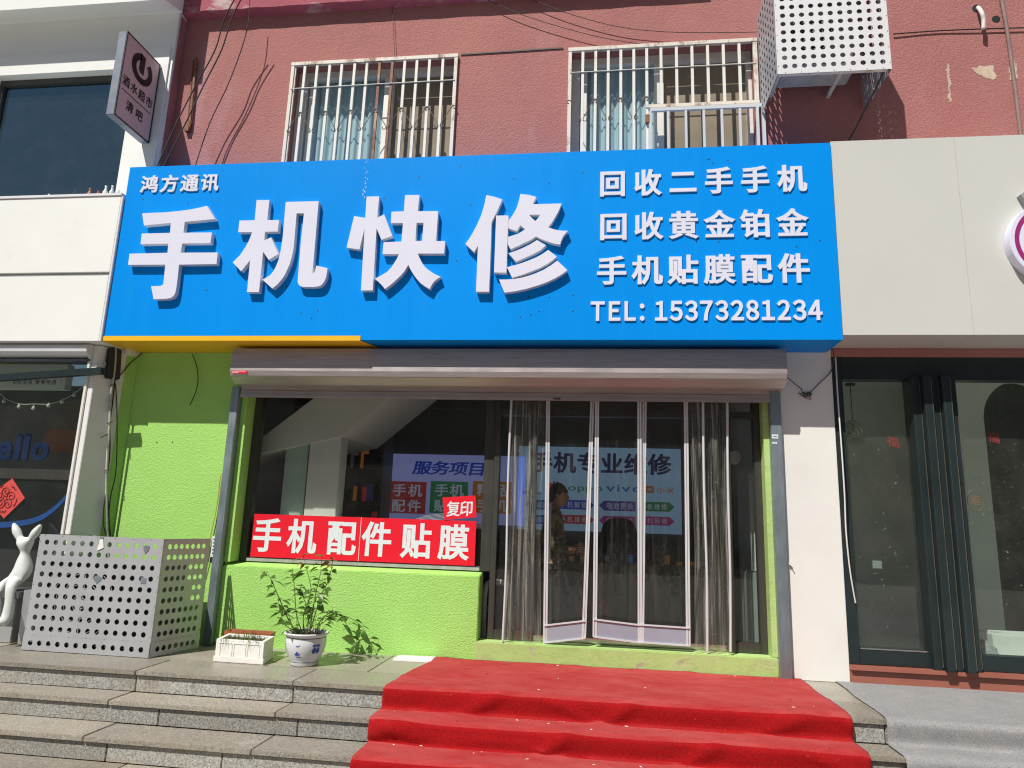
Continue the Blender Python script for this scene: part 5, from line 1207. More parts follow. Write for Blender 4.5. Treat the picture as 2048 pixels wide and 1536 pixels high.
# right shutter side
cable([PY(1575, 755, -.25), PY(1590, 768, -.15), PY(1603, 778, -.05), PY(1605, 785, -.04), PY(1618, 786, -.04), PY(1640, 765, -.04), PY(1662, 742, -.04), PY(1668, 712, -.06), PY(1663, 696, -.15)], .004, 'wiredk', 'dark cable hanging between the shutter and the right doorway frame')
mb = MB('wiredk'); rr = random.Random(6); c = PY(1612, 790, -.045)
mb.tube(smooth_path([(c.x+rr.uniform(-.07, .07), -.045+rr.uniform(-.02, .01), c.z+rr.uniform(-.035, .03)) for _ in range(18)], 4), .003, 5); tag(mb.build('cable_tangle'), 'small tangle of thin wire on the white pillar', 'cable')
mb = MB('wirew'); c = PY(1579, 1127, -.022); mb.disc_y(c.x, c.z, .012, -.045, -.021, 10); mb.tube([(c.x, -.04, c.z), (c.x+.02, -.05, c.z-.03)], .004, 5); tag(mb.build('pillar_hook'), 'tiny hook on the white pillar beside the right shutter rail', 'hook')

# ================================================================== PERFORATED CAGES
def perforated(mb, O, U, V, nu, nv, w_, h_, r, mar=(.03, .03), skip=(), rivets=True):
    """sheet at O spanned by unit vectors U,V with a grid of round holes"""
    N = 16; O, U, V = Vector(O), Vector(U), Vector(V); Nn = U.cross(V)*.0015
    cw, ch = (w_-2*mar[0])/nu, (h_-2*mar[1])/nv
    def q(a, b, c, d): mb.add([O+U*p[0]+V*p[1] for p in (a, b, c, d)], [(0, 1, 2, 3)])
    q((0, 0), (w_, 0), (w_, mar[1]), (0, mar[1])); q((0, h_-mar[1]), (w_, h_-mar[1]), (w_, h_), (0, h_))
    q((0, mar[1]), (mar[0], mar[1]), (mar[0], h_-mar[1]), (0, h_-mar[1])); q((w_-mar[0], mar[1]), (w_, mar[1]), (w_, h_-mar[1]), (w_-mar[0], h_-mar[1]))
    if rivets:
        c_m = mb.cur; mb.m(1)
        for k_ in range(7):
            for (a, b) in ((w_*(k_+.5)/7, .010), (w_*(k_+.3)/7, h_-.010), (.010, h_*(k_+.5)/7), (w_-.010, h_*(k_+.4)/7)):
                p = O+U*a+V*b+Nn*1.2; mb.add([p+U*.0045*math.cos(t_*1.0472)+V*.0045*math.sin(t_*1.0472) for t_ in range(6)], [tuple(range(6))])
        mb.m(c_m)
    for i in range(nu):
        for j in range(nv):
            cx_, cy_ = mar[0]+cw*(i+.5), mar[1]+ch*(j+.5); ring = []; sq = []
            for k_ in range(N):
                t_ = 2*math.pi*k_/N; c_, s_ = math.cos(t_), math.sin(t_); m_ = max(abs(c_), abs(s_))
                ring.append(O+U*(cx_+r*c_)+V*(cy_+r*s_)); sq.append(O+U*(cx_+cw/2*c_/m_)+V*(cy_+ch/2*s_/m_))
            if (i, j) in skip:
                mb.add(sq, [tuple(range(N))]); continue
            mb.add(ring+sq, [(k_, (k_+1) % N, N+(k_+1) % N, N+k_) for k_ in range(N)])
            rb = [p-Nn*1.5 for p in ring]; mb.add(ring+rb, [(k_, N+k_, N+(k_+1) % N, (k_+1) % N) for k_ in range(N)])
M['acwhite'] = mat('grimy_white_casing', (.46, .44, .40), .5, var=.12, scale=4, dirt=(.14, .12, .10), dirt_amt=.7)
def acunit(name, lab, x0, x1, y0, y1, z0, z1, m_='acwhite'):
    t = thing(name, lab, 'air conditioner', ((x0+x1)/2, (y0+y1)/2, z0), 'outdoor air conditioner units')
    MB(m_).box(x0, x1, y0, y1, z0, z1).build('casing', t, bevel=.01)
    cx_ = x0+(x1-x0)*.36; cz_ = (z0+z1)/2; R = min((z1-z0)*.42, (x1-x0)*.3)
    mb = MB('blackp'); mb.disc_y(cx_, cz_, R, y0-.004, y0-.001, 28); mb.build('fan_opening', t)
    mb = MB('grey')
    for k_ in range(7): mb.tube([(cx_+R*(k_+1)/7.2*math.cos(i*.2618), y0-.012, cz_+R*(k_+1)/7.2*math.sin(i*.2618)) for i in range(25)], .004, 4)
    for k_ in range(4): a_ = k_*math.pi/4; mb.beam((cx_-R*math.cos(a_), y0-.010, cz_-R*math.sin(a_)), (cx_+R*math.cos(a_), y0-.010, cz_+R*math.sin(a_)), .008, .006)
    mb.build('fan_grille', t); return t
# standing cage on the platform
A0, A1, A2 = PZ(43, 1300, 0), PZ(297, 1317, 0), PZ(396, 1297, 0)
ct = PY(318, 1078, -.687).z
CG = thing('perforated_cage', 'silver perforated metal cage standing on the granite platform', 'cage', tuple((A0+A2)/2), 'perforated metal cages')
U = (A1-A0); wU = U.length; U.normalize(); V2 = (A2-A1); wV = V2.length; V2.normalize(); up = Vector((0, 0, 1))
hb = .105
mb = MB('cage', 'patch'); perforated(mb, A0+up*(hb+.002), U, up, 13, 9, wU, ct-hb, .0205, (.03, .02)); mb.build('front_sheet', CG)
mb = MB('cage', 'patch'); perforated(mb, A0-V2*.004+up*.004, U, up, 13, 1, wU, hb+.006, .0205, (.03, .012), (), False); mb.build('front_kick_strip', CG)
mb = MB('cage', 'patch'); perforated(mb, A1+up*(hb+.002), V2, up, 7, 9, wV, ct-hb, .0205, (.04, .02), {(4, 3), (4, 4)}); mb.build('side_sheet', CG)
mb = MB('cage', 'patch'); perforated(mb, A1+U*.004+up*.004, V2, up, 7, 1, wV, hb+.006, .0205, (.04, .012), (), False); mb.build('side_kick_strip', CG)
A3 = A0+(A2-A1)
mb = MB('cage', 'patch'); perforated(mb, A0+up*.01, V2, up, 7, 10, wV, ct-.01, .0205, (.04, .02)); mb.build('side_sheet', CG)
mb = MB('cage')
for p in (A0+U*.012+V2*.014, A1-U*.012+V2*.014, A2-U*.012-V2*.014, A3+U*.012-V2*.014): mb.beam(p+up*.002, p+up*(ct-.01), .02)
for z in (.02, ct-.02):
    for a_, b_ in ((A0, A1), (A1, A2), (A3, A0)): mb.beam(a_+(A3-A0)*.03+up*z, b_+(A3-A0)*.03*(1 if b_ is A1 else 0)+up*z, .016)
mb.build('angle_frame', CG)
mb = MB('patch', 'foam')
def pt(u, v): d = ray(u, v); n_ = U.cross(up); t_ = (A0-CAM).dot(n_)/d.dot(n_); return CAM+d*t_
def tagpoly(px, mi_):
    mb.m(mi_); p = [pt(u, v)+Vector((0, -.004-.002*mi_, 0)) for u, v in px]; n_ = len(p)
    mb.add(p+[q_+Vector((0, .0035, 0)) for q_ in p], [tuple(range(n_)), tuple(range(n_, 2*n_))]+[(i, (i+1) % n_, n_+(i+1) % n_, n_+i) for i in range(n_)])
s_ = 480/2048.
for px_, mi_ in (([(790, 665), (835, 640), (868, 665), (865, 680), (825, 712), (810, 690)], 0), ([(1200, 712), (1203, 665), (1215, 650), (1222, 665), (1248, 668), (1245, 712)], 0), ([(1228, 395), (1250, 385), (1278, 395), (1270, 430), (1240, 458), (1228, 430)], 0), ([(858, 335), (885, 335), (888, 408), (830, 432)], 1), ([(852, 318), (885, 318), (885, 334), (856, 334)], 0)):
    tagpoly([(a_*s_, 1000+b_*s_) for a_, b_ in px_], mi_)
mb.build('patch', CG)
acunit('air_conditioner', 'air conditioner unit coloured dark as shade inside the standing silver cage', A0.x+.06, A1.x-.06, -.60, -.22, .03, .70, 'darkgrey')  # casing coloured dark so the cage holes look shaded inside

# hanging cage
yc = -.62
c0 = PY(1555, 147, yc); c1 = PY(1784, 139, yc); cz0 = (c0.z+c1.z)/2; ch = 1.02
HC = thing('perforated_cage', 'white perforated metal cage hung high on the pink wall around an air conditioner', 'cage', ((c0.x+c1.x)/2, yc/2, cz0), 'perforated metal cages')
wU = c1.x-c0.x
mb = MB('cagewhite', 'patch'); perforated(mb, (c0.x, yc, cz0), (1, 0, 0), (0, 0, 1), 11, 12, wU, ch, .0215, (.025, .03)); mb.build('front_sheet', HC)
mb = MB('cage', 'patch'); perforated(mb, (c0.x, -.004, cz0), (0, -1, 0), (0, 0, 1), 7, 12, -yc-.005, ch, .0215, (.03, .03)); mb.build('side_sheet', HC)
mb = MB('cage', 'patch'); perforated(mb, (c1.x, yc+.001, cz0), (0, 1, 0), (0, 0, 1), 7, 12, -yc-.005, ch, .0215, (.03, .03)); mb.build('side_sheet', HC)
mb = MB('cage'); mb.box(c0.x, c1.x, yc+.002, -.004, cz0+ch, cz0+ch+.004); mb.build('top_sheet', HC)
mb = MB('rail'); z = cz0+.03
for x in (c0.x+.08, c1.x-.30): mb.beam((x, yc+.01, z+.15), (x, -.002, z+.15), .03, .03, (0, 0, 1))
mb.box(c0.x+.02, c1.x-.02, yc+.02, yc+.05, z-.02, z+.01)
mb.build('bracket', HC)
mb = MB('wiredk'); mb.tube(smooth_path([(c1.x-.04, yc+.05, cz0+.02), (c1.x-.05, -.3, cz0-.05), (c1.x-.18, -.05, cz0-.32), (c1.x-.38, -.02, cz0-.55)]), .008, 6); mb.build('cable', HC)
acunit('air_conditioner', 'white air conditioner unit inside the hanging white cage', c0.x+.10, c1.x-.20, -.50, -.17, cz0+.17, cz0+.72)

# ================================================================== STUFF ON THE PLATFORM
FB = thing('foam_box', 'white foam box used as a planter on the granite platform', 'planter', tuple(PZ(480, 1325, 0)))
f0, f1 = PZ(427, 1323, 0), PZ(525, 1330, 0); f2 = PZ(553, 1311, 0)
U = f1-f0; V2 = Vector((f2.x-f1.x, f2.y-f1.y, 0)); V2 = V2.normalized()*.28
bx_ = lambda a_, b_, z: f0+U*a_+V2*b_+Vector((0, 0, z))
mb = MB('foam'); h = .165
def wall(mb, a0_, b0_, a1_, b1_, z0_, z1_): mb.hexa([bx_(a0_, b0_, z0_), bx_(a1_, b0_, z0_), bx_(a1_, b1_, z0_), bx_(a0_, b1_, z0_)], [bx_(a0_, b0_, z1_), bx_(a1_, b0_, z1_), bx_(a1_, b1_, z1_), bx_(a0_, b1_, z1_)])
wall(mb, -.01, -.01, 1.01, 1.01, .002, .042)
wall(mb, .01, .01, .99, .10, .0421, h); wall(mb, .01, .90, .99, .99, .0421, h); wall(mb, .01, .1005, .08, .8995, .0421, h); wall(mb, .92, .1005, .99, .8995, .0421, h)
for a_ in (.10, .34, .38, .62, .66, .90): wall(mb, a_, -.003, a_+.012, .0095, .0425, h-.03)
for a_ in (.06, .36, .66): wall(mb, a_, -.004, a_+.27, .0095, h-.03, h-.02)
mb.build('box', FB, bevel=.006)
mb = MB('soil'); wall(mb, .081, .101, .919, .899, .05, h-.02); mb.build('soil', FB)
mb = MB('grass'); rr = random.Random(12)
for i in range(130):
    a_, b_ = rr.uniform(.1, .9), rr.uniform(.12, .88); p = bx_(a_, b_, h-.02); hh = rr.uniform(.02, .075)*(1.3 if .3 < a_ < .8 else .6)
    d = Vector((rr.uniform(-.5, .5), rr.uniform(-.6, .3), 1)).normalized(); s_ = Vector((rr.uniform(-1, 1), rr.uniform(-1, 1), 0)).normalized()*.0018
    m_ = p+d*hh*.6; e = p+d*hh+Vector((d.x, d.y, -.15))*hh*.7
    mb.add([p-s_, p+s_, m_+s_, m_-s_, e], [(0, 1, 2, 3), (3, 2, 4)])
for i in range(14):
    a_ = rr.uniform(.5, .95) if i < 8 else rr.uniform(.08, .3); p = bx_(a_, .06, h+.004); e = p+Vector((rr.uniform(-.06, .03), -.03, -rr.uniform(.03, .1)))
    s_ = Vector((.0016, 0, 0)); m_ = p+Vector((0, -.03, .004)); mb.add([p-s_, p+s_, m_+s_, m_-s_, e], [(0, 1, 2, 3), (3, 2, 4)])
tag(mb.build('grass', FB), kind='stuff')
TR = thing('plastic_trough', 'brown plastic planting trough behind the white foam box', 'planter', tuple(bx_(.55, 1.5, 0)))
mb = MB('terracotta'); pr = [bx_(-.13, 1.10, .175), bx_(.90, 1.10, .175), bx_(.90, 1.60, .175), bx_(-.13, 1.60, .175)]; cc = sum(pr, Vector())/4
inn = [cc+(p-cc)*.93 for p in pr]; lo = [cc+(p-cc)*.80-Vector((0, 0, .188)) for p in pr]; li = [cc+(p-cc)*.78-Vector((0, 0, .06)) for p in pr]
mb.add(pr+inn+lo+li, [(i, (i+1) % 4, 4+(i+1) % 4, 4+i) for i in range(4)]+[(i, 8+i, 8+(i+1) % 4, (i+1) % 4) for i in range(4)]+[(4+i, 4+(i+1) % 4, 12+(i+1) % 4, 12+i) for i in range(4)]+[(8, 9, 10, 11)])
mb.build('trough', TR, bevel=.003)
mb = MB('soil'); mb.quad(*[p+Vector((0, 0, .012)) for p in li]); mb.build('soil', TR)

pc = PZ(606, 1330, 0); pxx, pyy = pc.x, pc.y+.02
PP = thing('potted_plant', 'leafy shrub in a white and blue ceramic pot on the granite platform', 'potted plant', (pxx, pyy, 0))
mb = MB('ceramic', 'cobaltdark')
prof = [(0, .002), (.100, .002), (.106, .008), (.104, .03), (.112, .045), (.140, .10), (.152, .15), (.153, .185), (.148, .205), (.150, .212), (.168, .228), (.172, .236), (.166, .242), (.154, .236), (.140, .215), (.137, .20)]
mb.lathe(pxx, pyy, prof, 48)
mb.m(1)
for z_, r_ in ((.031, .1046), (.207, .1492)): mb.lathe(pxx, pyy, [(r_+.0002, z_-.003), (r_+.0008, z_), (r_+.0004, z_+.003)], 48)
mb.build('pot', PP)
mb = MB('cobalt')
def glaze(pts, side=0):      # blue painting wrapped on the pot: (angle offset deg, z)
    vs = []
    pr_ = [(.104, .03), (.112, .045), (.140, .10), (.152, .15), (.153, .185), (.148, .205)]
    def rad(z):
        for (ra, za), (rb, zb) in zip(pr_[:-1], pr_[1:]):
            if za <= z <= zb: return ra+(rb-ra)*(z-za)/(zb-za)
        return .15
    for a_, z in pts:
        t_ = math.radians(-92+side+a_); r_ = rad(z)+.0022; vs.append((pxx+r_*math.cos(t_), pyy+r_*math.sin(t_), z))
    k_ = len(vs); cm = (sum(a for a, z in pts)/k_, sum(z for a, z in pts)/k_); t_ = math.radians(-92+side+cm[0]); r_ = rad(cm[1])+.0022
    mb.add(vs+[(pxx+r_*math.cos(t_), pyy+r_*math.sin(t_), cm[1])], [(i, (i+1) % k_, k_) for i in range(k_)])
glaze([(-11, .090), (-6, .098), (-2, .112), (0, .117), (3, .110), (7, .099), (12, .094), (6, .086), (-4, .085)])
glaze([(-6, .070), (2, .075), (10, .071), (22, .070), (12, .066), (2, .067)]); glaze([(-4, .158), (-1, .154), (5, .158), (10, .165), (8, .157), (2, .150), (-2, .152)])
for sd in (-58, 62, 50): glaze([(-7, .12), (-3, .135), (1, .15), (5, .135), (7, .118), (3, .10), (-3, .098)], sd); glaze([(-9, .155), (-2, .168), (4, .162), (8, .15), (0, .150)], sd)
mb.build('blue_painting', PP)
MB('soil').lathe(pxx, pyy, [(0, .222), (.06, .226), (.12, .218), (.139, .214)], 24).build('soil', PP)
rr = random.Random(21)
st = MB('stem'); lf = MB('leaf', 'leafy')
def leaf(p, d, L_, wd, mi_=0):
    d = Vector(d).normalized(); s_ = d.cross(Vector((0, 0, 1)))
    s_ = s_.normalized() if s_.length > .05 else Vector((1, 0, 0))
    tw = rr.uniform(-.9, .9); n_ = s_.cross(d); s_ = (s_*math.cos(tw)+n_*math.sin(tw)); n_ = s_.cross(d)
    pts = []
    for t_, w2 in ((0, .04), (.2, .62), (.42, 1.0), (.66, .78), (.86, .34), (1, .02)):
        c_ = p+d*(L_*t_)+Vector((0, 0, -L_*.38*t_*t_)); e_ = s_*(wd*w2*.5); pts += [c_-e_+n_*wd*.13*w2, c_, c_+e_+n_*wd*.13*w2]
    lf.m(mi_); lf.add(pts, [(3*i+j, 3*i+j+1, 3*i+j+4, 3*i+j+3) for i in range(5) for j in (0, 1)], True)
def PV(u, v, dy=0): return PY(u, v, pyy+dy)
def stemline(pts, r0, n_leaf, top_young=False, from_=.2, ls=1.0):
    P2 = smooth_path(pts, 6); st.tube(P2, r0, 6, r0*.35)
    n_leaf = int(n_leaf*1.2)
    for i in range(n_leaf):
        f_ = from_+(1-from_)*(i+rr.random()*.6)/n_leaf; k_ = min(len(P2)-2, int(f_*(len(P2)-1))); p = P2[k_]
        an = rr.uniform(0, 6.28); d = Vector((math.cos(an), math.sin(an)*.8, rr.uniform(-.35, .45)))
        pe = p+d.normalized()*rr.uniform(.008, .022); st.tube([p, pe], .0012, 4)
        leaf(pe, d, rr.uniform(.060, .105)*ls, rr.uniform(.026, .044)*ls, 1 if top_young and f_ > .85 else 0)
    for k_ in range(3):
        an = rr.uniform(0, 6.28); leaf(P2[-1], Vector((math.cos(an), math.sin(an), .5)), rr.uniform(.03, .055)*ls, .022*ls, 1 if top_young else 0)
b0 = lambda dx, dy=0: Vector((pxx+dx, pyy+dy, .22))
stemline([b0(.02), PV(627, 1240), PV(640, 1195), PV(655, 1165), PV(662, 1140), PV(666, 1118)], .006, 15, True, .25)
stemline([b0(.01, .03), PV(625, 1225, .02), PV(633, 1180, .02), PV(641, 1145, .03), PV(644, 1112, .03)], .005, 12, True, .3)
stemline([b0(-.01, -.02), PV(607, 1230, -.02), PV(622, 1185, -.03), PV(614, 1140, -.02), PV(606, 1110, -.02)], .005, 13, True, .25)
stemline([b0(-.03), PV(594, 1235), PV(590, 1195), PV(588, 1165), PV(584, 1142)], .005, 12, False, .3)
stemline([b0(-.05, -.02), PV(580, 1245, -.03), PV(562, 1205, -.05), PV(549, 1175, -.06), PV(540, 1155, -.07), PV(530, 1146, -.07)], .005, 14, False, .25)
stemline([b0(-.06, .02), PV(570, 1250, .04), PV(562, 1225, .06), PV(556, 1200, .06)], .004, 12, False, .2, 1.25)
stemline([b0(-.04, -.05), PV(585, 1252, -.1), PV(575, 1225, -.12), PV(566, 1215, -.12)], .004, 10, False, .2)
stemline([b0(.05, -.03), PV(640, 1250, -.06), PV(650, 1242, -.08), PV(656, 1235, -.1)], .004, 7, False, .3)
stemline([b0(.06, .0), PV(640, 1242, .02), PV(655, 1228, .04), PV(668, 1226, .05), PV(680, 1240, .06)], .003, 8, False, .35)
stemline([b0(.0, .05), PV(615, 1220, .08), PV(605, 1190, .1), PV(600, 1172, .1)], .004, 12, False, .3)
stemline([b0(.02, -.06), PV(618, 1235, -.1), PV(628, 1205, -.1), PV(632, 1185, -.1)], .004, 13, False, .3)
stemline([b0(.07, .03), PY(642, 1240, pyy+.1), PY(662, 1226, -.30), PY(680, 1230, -.16), PY(694, 1252, -.10), PY(702, 1280, -.08)], .0035, 9, False, .35, 1.1)  # drooping end added close to the wall for leaf shadows
stemline([PY(676, 1229, -.18), PY(700, 1236, -.12), PY(722, 1252, -.09), PY(738, 1278, -.07), PY(745, 1300, -.06)], .003, 9, False, .2, 1.0)  # added branch hugging the wall; its leaves supply the dark shadow shapes
for i in range(18):
    an = rr.uniform(0, 6.28); r_ = rr.uniform(.02, .12); p = Vector((pxx+r_*math.cos(an), pyy+r_*math.sin(an), .224)); e = p+Vector((rr.uniform(-.05, .05), rr.uniform(-.05, .05), rr.uniform(.04, .16)))
    st.tube(smooth_path([p, p.lerp(e, .5)+Vector((rr.uniform(-.012, .012), 0, 0)), e], 3), .0018, 4, .001)
    if rr.random() < .8: leaf(e, Vector((rr.uniform(-1, 1), rr.uniform(-1, .6), .2)), rr.uniform(.035, .065), .022)
st.build('stem', PP); lf.build('foliage', PP)
q = [PZ(785, 1322, .001), PZ(862, 1326, .001), PZ(871, 1317, .001), PZ(797, 1314, .001)]
mb = MB('foam'); mb.hexa(q, [p+Vector((0, 0, .016)) for p in q]); tag(mb.build('loose_tile', bevel=.002), 'loose white tile lying on the platform against the green low wall', 'tile')

# ------------------------------------------------------------------ carpets
def stair_profile(y_start, upto=4):
    pts = [(y_start, 0.0)]
    for i, (yn, zt_) in enumerate(NOSE[:upto]):
        zb_ = NOSE[i+1][1] if i < 3 else -.572
        yi_ = NOSE[i+1][0] if i < 3 else -2.6
        pts += [(yn+.02, zt_), (yn-.004, zt_-.012), (yn-.006, zt_-.03), (yn+.0, zb_+.025), (yn-.02, zb_+.002)]
    pts.append((-2.5, -.572)); return pts
def carpet(name, x0f, x1f, prof, m_, lab, seed, amp, lift=.006, nx=90):
    r = random.Random(seed); P2 = []
    for (a_, b_) in zip(prof[:-1], prof[1:]):
        n_ = max(1, int(math.hypot(b_[0]-a_[0], b_[1]-a_[1])/.028))
        P2 += [(a_[0]+(b_[0]-a_[0])*i/n_, a_[1]+(b_[1]-a_[1])*i/n_) for i in range(n_)]
    P2.append(prof[-1]); W = [(r.uniform(.8, 2.6), r.uniform(2, 9), r.uniform(0, 6.3), r.uniform(.4, 1)) for _ in range(9)]
    vs = []
    for k_, (y_, z_) in enumerate(P2):
        a_, b_ = P2[max(0, k_-1)], P2[min(len(P2)-1, k_+1)]; t_ = Vector((b_[0]-a_[0], b_[1]-a_[1])); t_ = t_.normalized() if t_.length > 0 else Vector((-1, 0))
        nrm = Vector((-t_.y, t_.x));  nrm = -nrm if nrm.y < -.2 or (abs(nrm.y) <= .2 and nrm.x > 0) else nrm
        s_ = k_*.028
        for j in range(nx+1):
            f_ = j/nx; x_ = x0f(y_)*(1-f_)+x1f(y_)*f_
            d_ = sum(w4*math.sin(w1*x_*3+w2*s_+w3) for w1, w2, w3, w4 in W)/4
            riser = abs(t_.y); a2 = amp*(1+2.2*riser)
            hgt = lift+max(0, d_)*a2+a2*.9*max(0, math.sin(x_*5.3+s_*9+seed+1.3*math.sin(x_*1.7)))**10+a2*.7*max(0, math.sin(x_*3.1-s_*14+seed*2+math.sin(x_*4)))**14
            vs.append((x_+.006*math.sin(s_*9+f_), y_+nrm.x*hgt, z_+nrm.y*hgt))
    n_ = nx+1
    o = MB(m_).add(vs, [(i*n_+j, i*n_+j+1, (i+1)*n_+j+1, (i+1)*n_+j) for i in range(len(P2)-1) for j in range(nx)], True).build(name)
    md = o.modifiers.new('thickness', 'SOLIDIFY'); md.thickness = .005; md.offset = -1
    return tag(o, lab, 'carpet', 'step carpets')
xl = lambda y_: -1.33-.10*min(1.2, -y_) ; xr = lambda y_: 1.535+.02*min(2, -y_)
carpet('red_carpet', xl, xr, stair_profile(-.018), 'carpet', 'red felt carpet running down the granite steps from the shop door', 3, .0065, .006, 150)
gl = lambda y_: 1.93 if y_ > -.75 else 1.755
prof = stair_profile(-.012)
carpet('grey_carpet', lambda y_: 1.757+.04*max(0, min(1, (y_+1.1)/1.1)), lambda y_: 6.9, prof, 'greycarpet', 'grey felt carpet over the steps in front of the black folding doors', 8, .002, .005, 120)
# litter on the carpet and steps
rr = random.Random(77); mb = MB('tan', 'foam', 'wood')
for i in range(170):
    k_ = rr.choice([0, 0, 0, 1, 1, 2, 2]); yn, zt_ = NOSE[k_]; ya = -.08 if k_ == 0 else NOSE[k_-1][0]-.035
    x_ = rr.uniform(-1.35, 1.5); y_ = rr.uniform(yn+.03, ya) if rr.random() < .5 else ya-abs(rr.gauss(0, .03)); y_ = max(y_, yn+.02); z_ = zt_+.016+rr.uniform(0, .003)
    an = rr.uniform(0, 6.28); L_ = rr.uniform(.004, .017); d = Vector((math.cos(an), math.sin(an), 0))*L_; s_ = Vector((-math.sin(an), math.cos(an), 0))*rr.uniform(.001, .0028); p = Vector((x_, y_, z_))
    mb.m(rr.choice([0, 0, 1, 2])); mb.add([p-d, p-s_, p+d, p+s_+Vector((0, 0, .003))], [(0, 1, 2), (0, 2, 3)])
tag(mb.build('litter'), 'dry straw and leaf bits scattered on the red carpet', 'litter', kind='stuff')

# ================================================================== RIGHT NEIGHBOUR: white sign, black folding doors
RS = thing('white_signboard', 'plain pale grey signboard right of the blue sign with part of a round logo', 'signboard', (4.3, -.2, 2.65))
mb = MB('greypanel'); rz0 = PY(1900, 670, -.415).z; rz1 = PY(1850, 276, -.415).z; xsm = PY(1926, 450, -.415).x; mb.box(sx1+.006, xsm-.001, -.415, -.006, rz0, rz1); mb.box(xsm+.001, 8, -.4146, -.006, rz0, rz1); mb.build('panel', RS, bevel=.002)
a = PY(2022, 500, -.50); R = .33
mb = MB('acrylic', 'cage'); cxr = a.x+R; czr = PY(2035, 482, -.50).z; mb.disc_y(cxr, czr, R, -.50, -.4155, 64); mb.build('logo_disc', RS, bevel=.003)
mb = MB('magenta'); N_ = 64
pts = [(cxr+.90*R*math.cos(2*math.pi*i/N_), czr+.90*R*math.sin(2*math.pi*i/N_)) for i in range(N_)]; pin = [(cxr+.80*R*math.cos(2*math.pi*i/N_), czr+.80*R*math.sin(2*math.pi*i/N_)) for i in range(N_)]
mb.add([(x_, -.503, z_) for x_, z_ in pts]+[(x_, -.503, z_) for x_, z_ in pin], [(i, (i+1) % N_, N_+(i+1) % N_, N_+i) for i in range(N_)]); mb.build('logo_ring', RS)
c = PY(2041, 389, -.47); mb = MB('grey'); mb.prism_y([(c.x, c.z), (c.x+.12, c.z+.09), (c.x+.2, c.z-.02), (c.x+.06, c.z-.1)][::-1], -.47, -.4155); mb.build('raised_letter', RS)
FD = thing('folding_doors', 'black framed folding glass doors on a red granite sill at the right edge', 'folding doors', (4, .05, 0))
zs = .135; ztp = 2.572; fx0 = 1.907
mb = MB('brown'); mb.box(fx0, 7, -.06, .22, zs-.035, zs); mb.box(fx0, 7, -.03, .22, .002, zs-.0355); mb.build('sill', FD, bevel=.005)
mb = MB('black'); mb.box(fx0, fx0+.085, .0, .12, zs+.001, ztp); mb.box(fx0+.085, 7, .002, .118, 2.385, ztp); mb.box(fx0+.085, 7, .004, .116, zs+.001, zs+.115); mb.build('frame', FD, bevel=.004)
p1, p2 = PY(1830, 1000, .03).x, PY(1925, 1000, .03).x
# a stack of folded leaves: stiles side by side
M['edge'] = mat('edge_highlight', (.20, .17, .14), .45, metal=.3, var=.3, scale=6)
st_x = [p1+.005+i*(p2-p1-.01)/5 for i in range(6)]
for i, (xa, xb_) in enumerate(zip(st_x[:-1], st_x[1:])):
    yo = (-.05, -.10, -.06, -.11, -.045)[i]
    mb = MB('black', 'edge'); mb.box(xa+.003, xb_-.006, yo, .115, zs+.003, 2.40)
    mb.m(1); mb.box(xb_-.0058, xb_-.001, yo-.004, .10, zs+.02, 2.38); mb.box(xa+.012, xa+.015, yo-.002, yo, zs+.02, 2.38)  # lighter strips paint thin highlights along the leaf edges
    mb.build('folded_leaf', FD, bevel=.003)
for xa, xb_ in ((fx0+.085, p1+.003), (p2-.003, 4.3), (4.4, 6.9)):
    MB('glassr').add([(xa, .06, zs+.115), (xb_, .06, zs+.115), (xb_, .06, 2.385), (xa, .06, 2.385)], [(0, 1, 2, 3)]).build('pane', FD)
mb = MB('black'); mb.box(4.3, 4.4, .0, .12, zs+.115, 2.385); mb.build('mullion', FD)
mb = MB('chrome'); mb.box(fx0+.09, p1, .0005, .003, zs+.116, zs+.126); mb.build('glass_bead', FD)
cable([PY(1671, 715, -.05), PY(1676, 800, -.06), PY(1682, 880, -.07), PY(1689, 985, -.07), PY(1692, 1060, -.06), PY(1700, 1140, -.05), PY(1711, 1206, -.03)], .006, 'wirew', 'white cable hanging down the black door frame at right')
# inside: plaster walls, arch, stair, lamps
mb = MB('interior'); mb.box(1.78, 1.90, .285, 2.6, 0, 2.8); mb.box(1.9, 7, 2.6, 2.7, 0, 2.8); mb.box(1.9, 7, .2, 2.7, 2.8, 2.9); tag(mb.build('tea_room_wall'), kind='structure')
mb = MB('interior'); mb.box(1.9, 7, .23, 2.6, .03, .05); tag(mb.build('tea_room_floor'), kind='structure')
AC = thing('arched_partition', 'pale partition wall with a dark arched opening inside the right doors', 'partition', (4, 1.6, .05))
ya = 1.5; L0, L1 = PY(1974, 900, ya).x, PY(2012, 900, ya).x+.55; zA = PY(1985, 790, ya).z-.25; ra = (L1-L0)/2
arch = [(L0+ra-ra*math.cos(math.pi*i/20), zA+ra*1.1*math.sin(math.pi*i/20)) for i in range(21)]
mb = MB('interior'); xs0 = PY(1900, 900, ya).x
mb.box(xs0, L0, ya, ya+.15, .05, 2.8); mb.box(L1, 7, ya, ya+.15, .05, 2.8)
for (xa, za), (xb_, zb_) in zip(arch[:-1], arch[1:]): mb.hexa([(xa, ya, za), (xb_, ya, zb_), (xb_, ya, 2.8), (xa, ya, 2.8)], [(xa, ya+.15, za), (xb_, ya+.15, zb_), (xb_, ya+.15, 2.8), (xa, ya+.15, 2.8)])
mb.build('wall', AC)
mb = MB('bluetape' if False else 'alum'); mb.box(L0, L1, ya+.14, ya+.16, .05, zA+ra*1.1); mb.build('dark_doorway', AC)
for k_ in range(4):
    pass
ST2 = thing('indoor_stairs', 'pale indoor stairs rising to the right behind the folding doors', 'stairs', (3.6, 1.2, .05))
mb = MB('interior')
